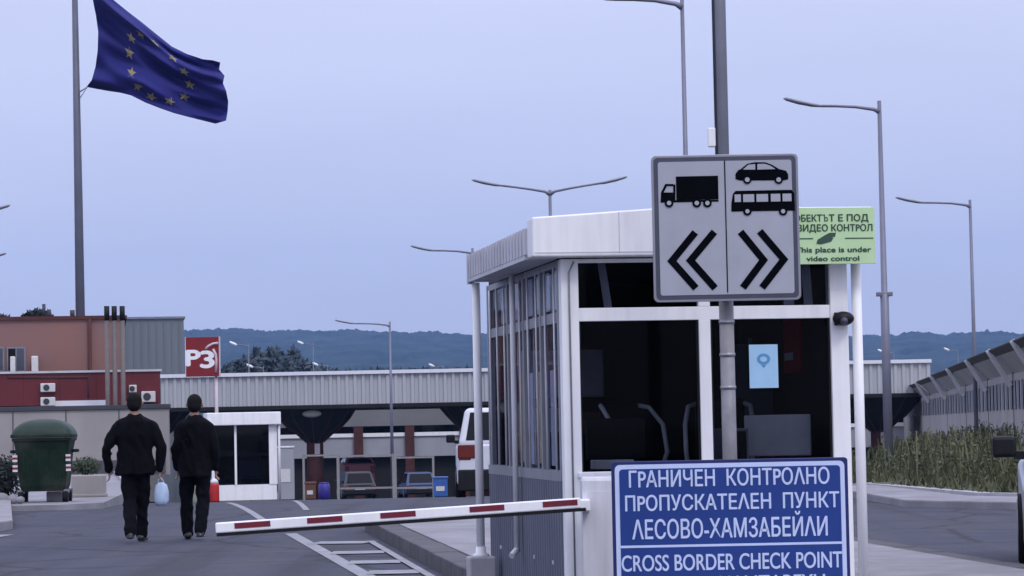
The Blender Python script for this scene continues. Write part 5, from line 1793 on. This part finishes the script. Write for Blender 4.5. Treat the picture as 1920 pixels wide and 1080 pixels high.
# ------------------------------------------------------------------ fence on the right
fe = thing("perimeter_fence", "grey sheet fence with an inward leaning top running along the right bank", "fence", (0, 0, 0))
fd = [56, 66, 76, 88, 102, 118, 138, 162, 190, 225]
def fpt(D, off=0.0):
    return Vector((bank_fence(D) + off, D, 0))
fdir = (fpt(200) - fpt(100)).normalized()
fn = Vector((-fdir.y, fdir.x, 0))          # towards the lanes
def ftop(D):
    # height of the top edge of the upright sheets
    return 2.35
mbw, mbt, mbd, mbs = MB(), MB(), MB(), MB()
for i, (da, db) in enumerate(zip(fd, fd[1:])):
    a_, b_ = fpt(da), fpt(db)
    za = bank_pt(da, 0.0).z if False else (0.17 if da < 76 else 0.17 - 0.0029 * (da - 76))
    zb2 = 0.17 if db < 76 else 0.17 - 0.0029 * (db - 76)
    nr = int((b_ - a_).length / 0.35)
    hA = 2.25
    for j in range(nr):
        p, q = a_.lerp(b_, j / nr), a_.lerp(b_, (j + 1) / nr)
        z0 = za + (zb2 - za) * j / nr
        m_ = p.lerp(q, 0.5)
        o_ = fn * 0.08
        vs = [(*p.xy, z0 - 0.3), (*(m_ + o_).xy, z0 - 0.3), (*q.xy, z0 - 0.3), (*p.xy, z0 + hA), (*(m_ + o_).xy, z0 + hA), (*q.xy, z0 + hA)]
        mbw.add(vs, [(0, 1, 4, 3), (1, 2, 5, 4)])
    # leaning sheet and dark mesh strip above it
    g0, g1 = a_ + fn * 0.03, b_ + fn * 0.03
    lean0 = fn * 0.5
    p0, p1 = Vector((*g0.xy, za + hA)), Vector((*g1.xy, za + hA - 0.002))
    q0_, q1_ = p0 + lean0 + Vector((0, 0, 0.50)), p1 + lean0 + Vector((0, 0, 0.50))
    r0, r1 = q0_ + Vector((0, 0, 0.16)) + fn * 0.22, q1_ + Vector((0, 0, 0.16)) + fn * 0.22
    th = Vector((0, 0, 0.03))
    for mbx, A_, B_, C_, D_ in ((mbt, p0, p1, q1_, q0_), (mbd, q0_, q1_, r1, r0)):
        mbx.add([A_, B_, C_, D_, A_ + th, B_ + th, C_ + th, D_ + th], [(0, 1, 2, 3), (7, 6, 5, 4), (0, 4, 5, 1), (2, 6, 7, 3), (1, 5, 6, 2), (3, 7, 4, 0)])
    for j in range(7):
        f0_, f1_ = (j + 0.2) / 7, (j + 0.72) / 7
        s0_, s1_ = a_.lerp(b_, f0_) + fn * 0.10, a_.lerp(b_, f1_) + fn * 0.10
        z0 = za + (zb2 - za) * f0_
        mbs = MB()
        mbs.add([(*s0_.xy, z0 + 1.25), (*s1_.xy, z0 + 1.25), (*s1_.xy, z0 + 2.05), (*s0_.xy, z0 + 2.05)], [(0, 1, 2, 3)])
        e_ = fn * -0.03
        mbs.add([(*(s0_ + e_).xy, z0 + 1.25), (*(s1_ + e_).xy, z0 + 1.25), (*(s1_ + e_).xy, z0 + 2.05), (*(s0_ + e_).xy, z0 + 2.05)], [(3, 2, 1, 0)])
        mbs.build("slot", M["clad"], fe)
    MB().beam(p0 - Vector((0, 0, 0.35)) + fn * 0.12, r0 + fn * 0.02 + Vector((0, 0, 0.03)), 0.20, 0.14).build("strut", M["fencepale"], fe)
    MB().box(a_.x - 0.08, a_.x + 0.08, a_.y - 0.08, a_.y + 0.08, za - 0.3, za + hA + 0.05).build("post", M["fencedark"], fe)
mbw.build("sheet", M["fence"], fe)
mbt.build("leaning_sheet", M["palesheet"], fe)
mbd.build("mesh_strip", M["fencedark"], fe)

# ------------------------------------------------------------------ air
hz = MB().box(-3100, 3100, -320, 4500, -30, 300).build("haze", bpy.data.materials.new("haze_air"))
hz["kind"] = "stuff"
hz["label"] = "pale blue haze lying over the far hills"
hz["category"] = "haze"
hm = hz.data.materials[0]
hm.use_nodes = True
n, l = hm.node_tree.nodes, hm.node_tree.links
n.clear()
ho = n.new("ShaderNodeOutputMaterial")
hv = n.new("ShaderNodeVolumePrincipled")
hv.inputs["Color"].default_value = (0.27, 0.52, 1.0, 1)
hv.inputs["Density"].default_value = 0.00013
hv.inputs["Anisotropy"].default_value = 0.2
l.new(hv.outputs[0], ho.inputs["Volume"])
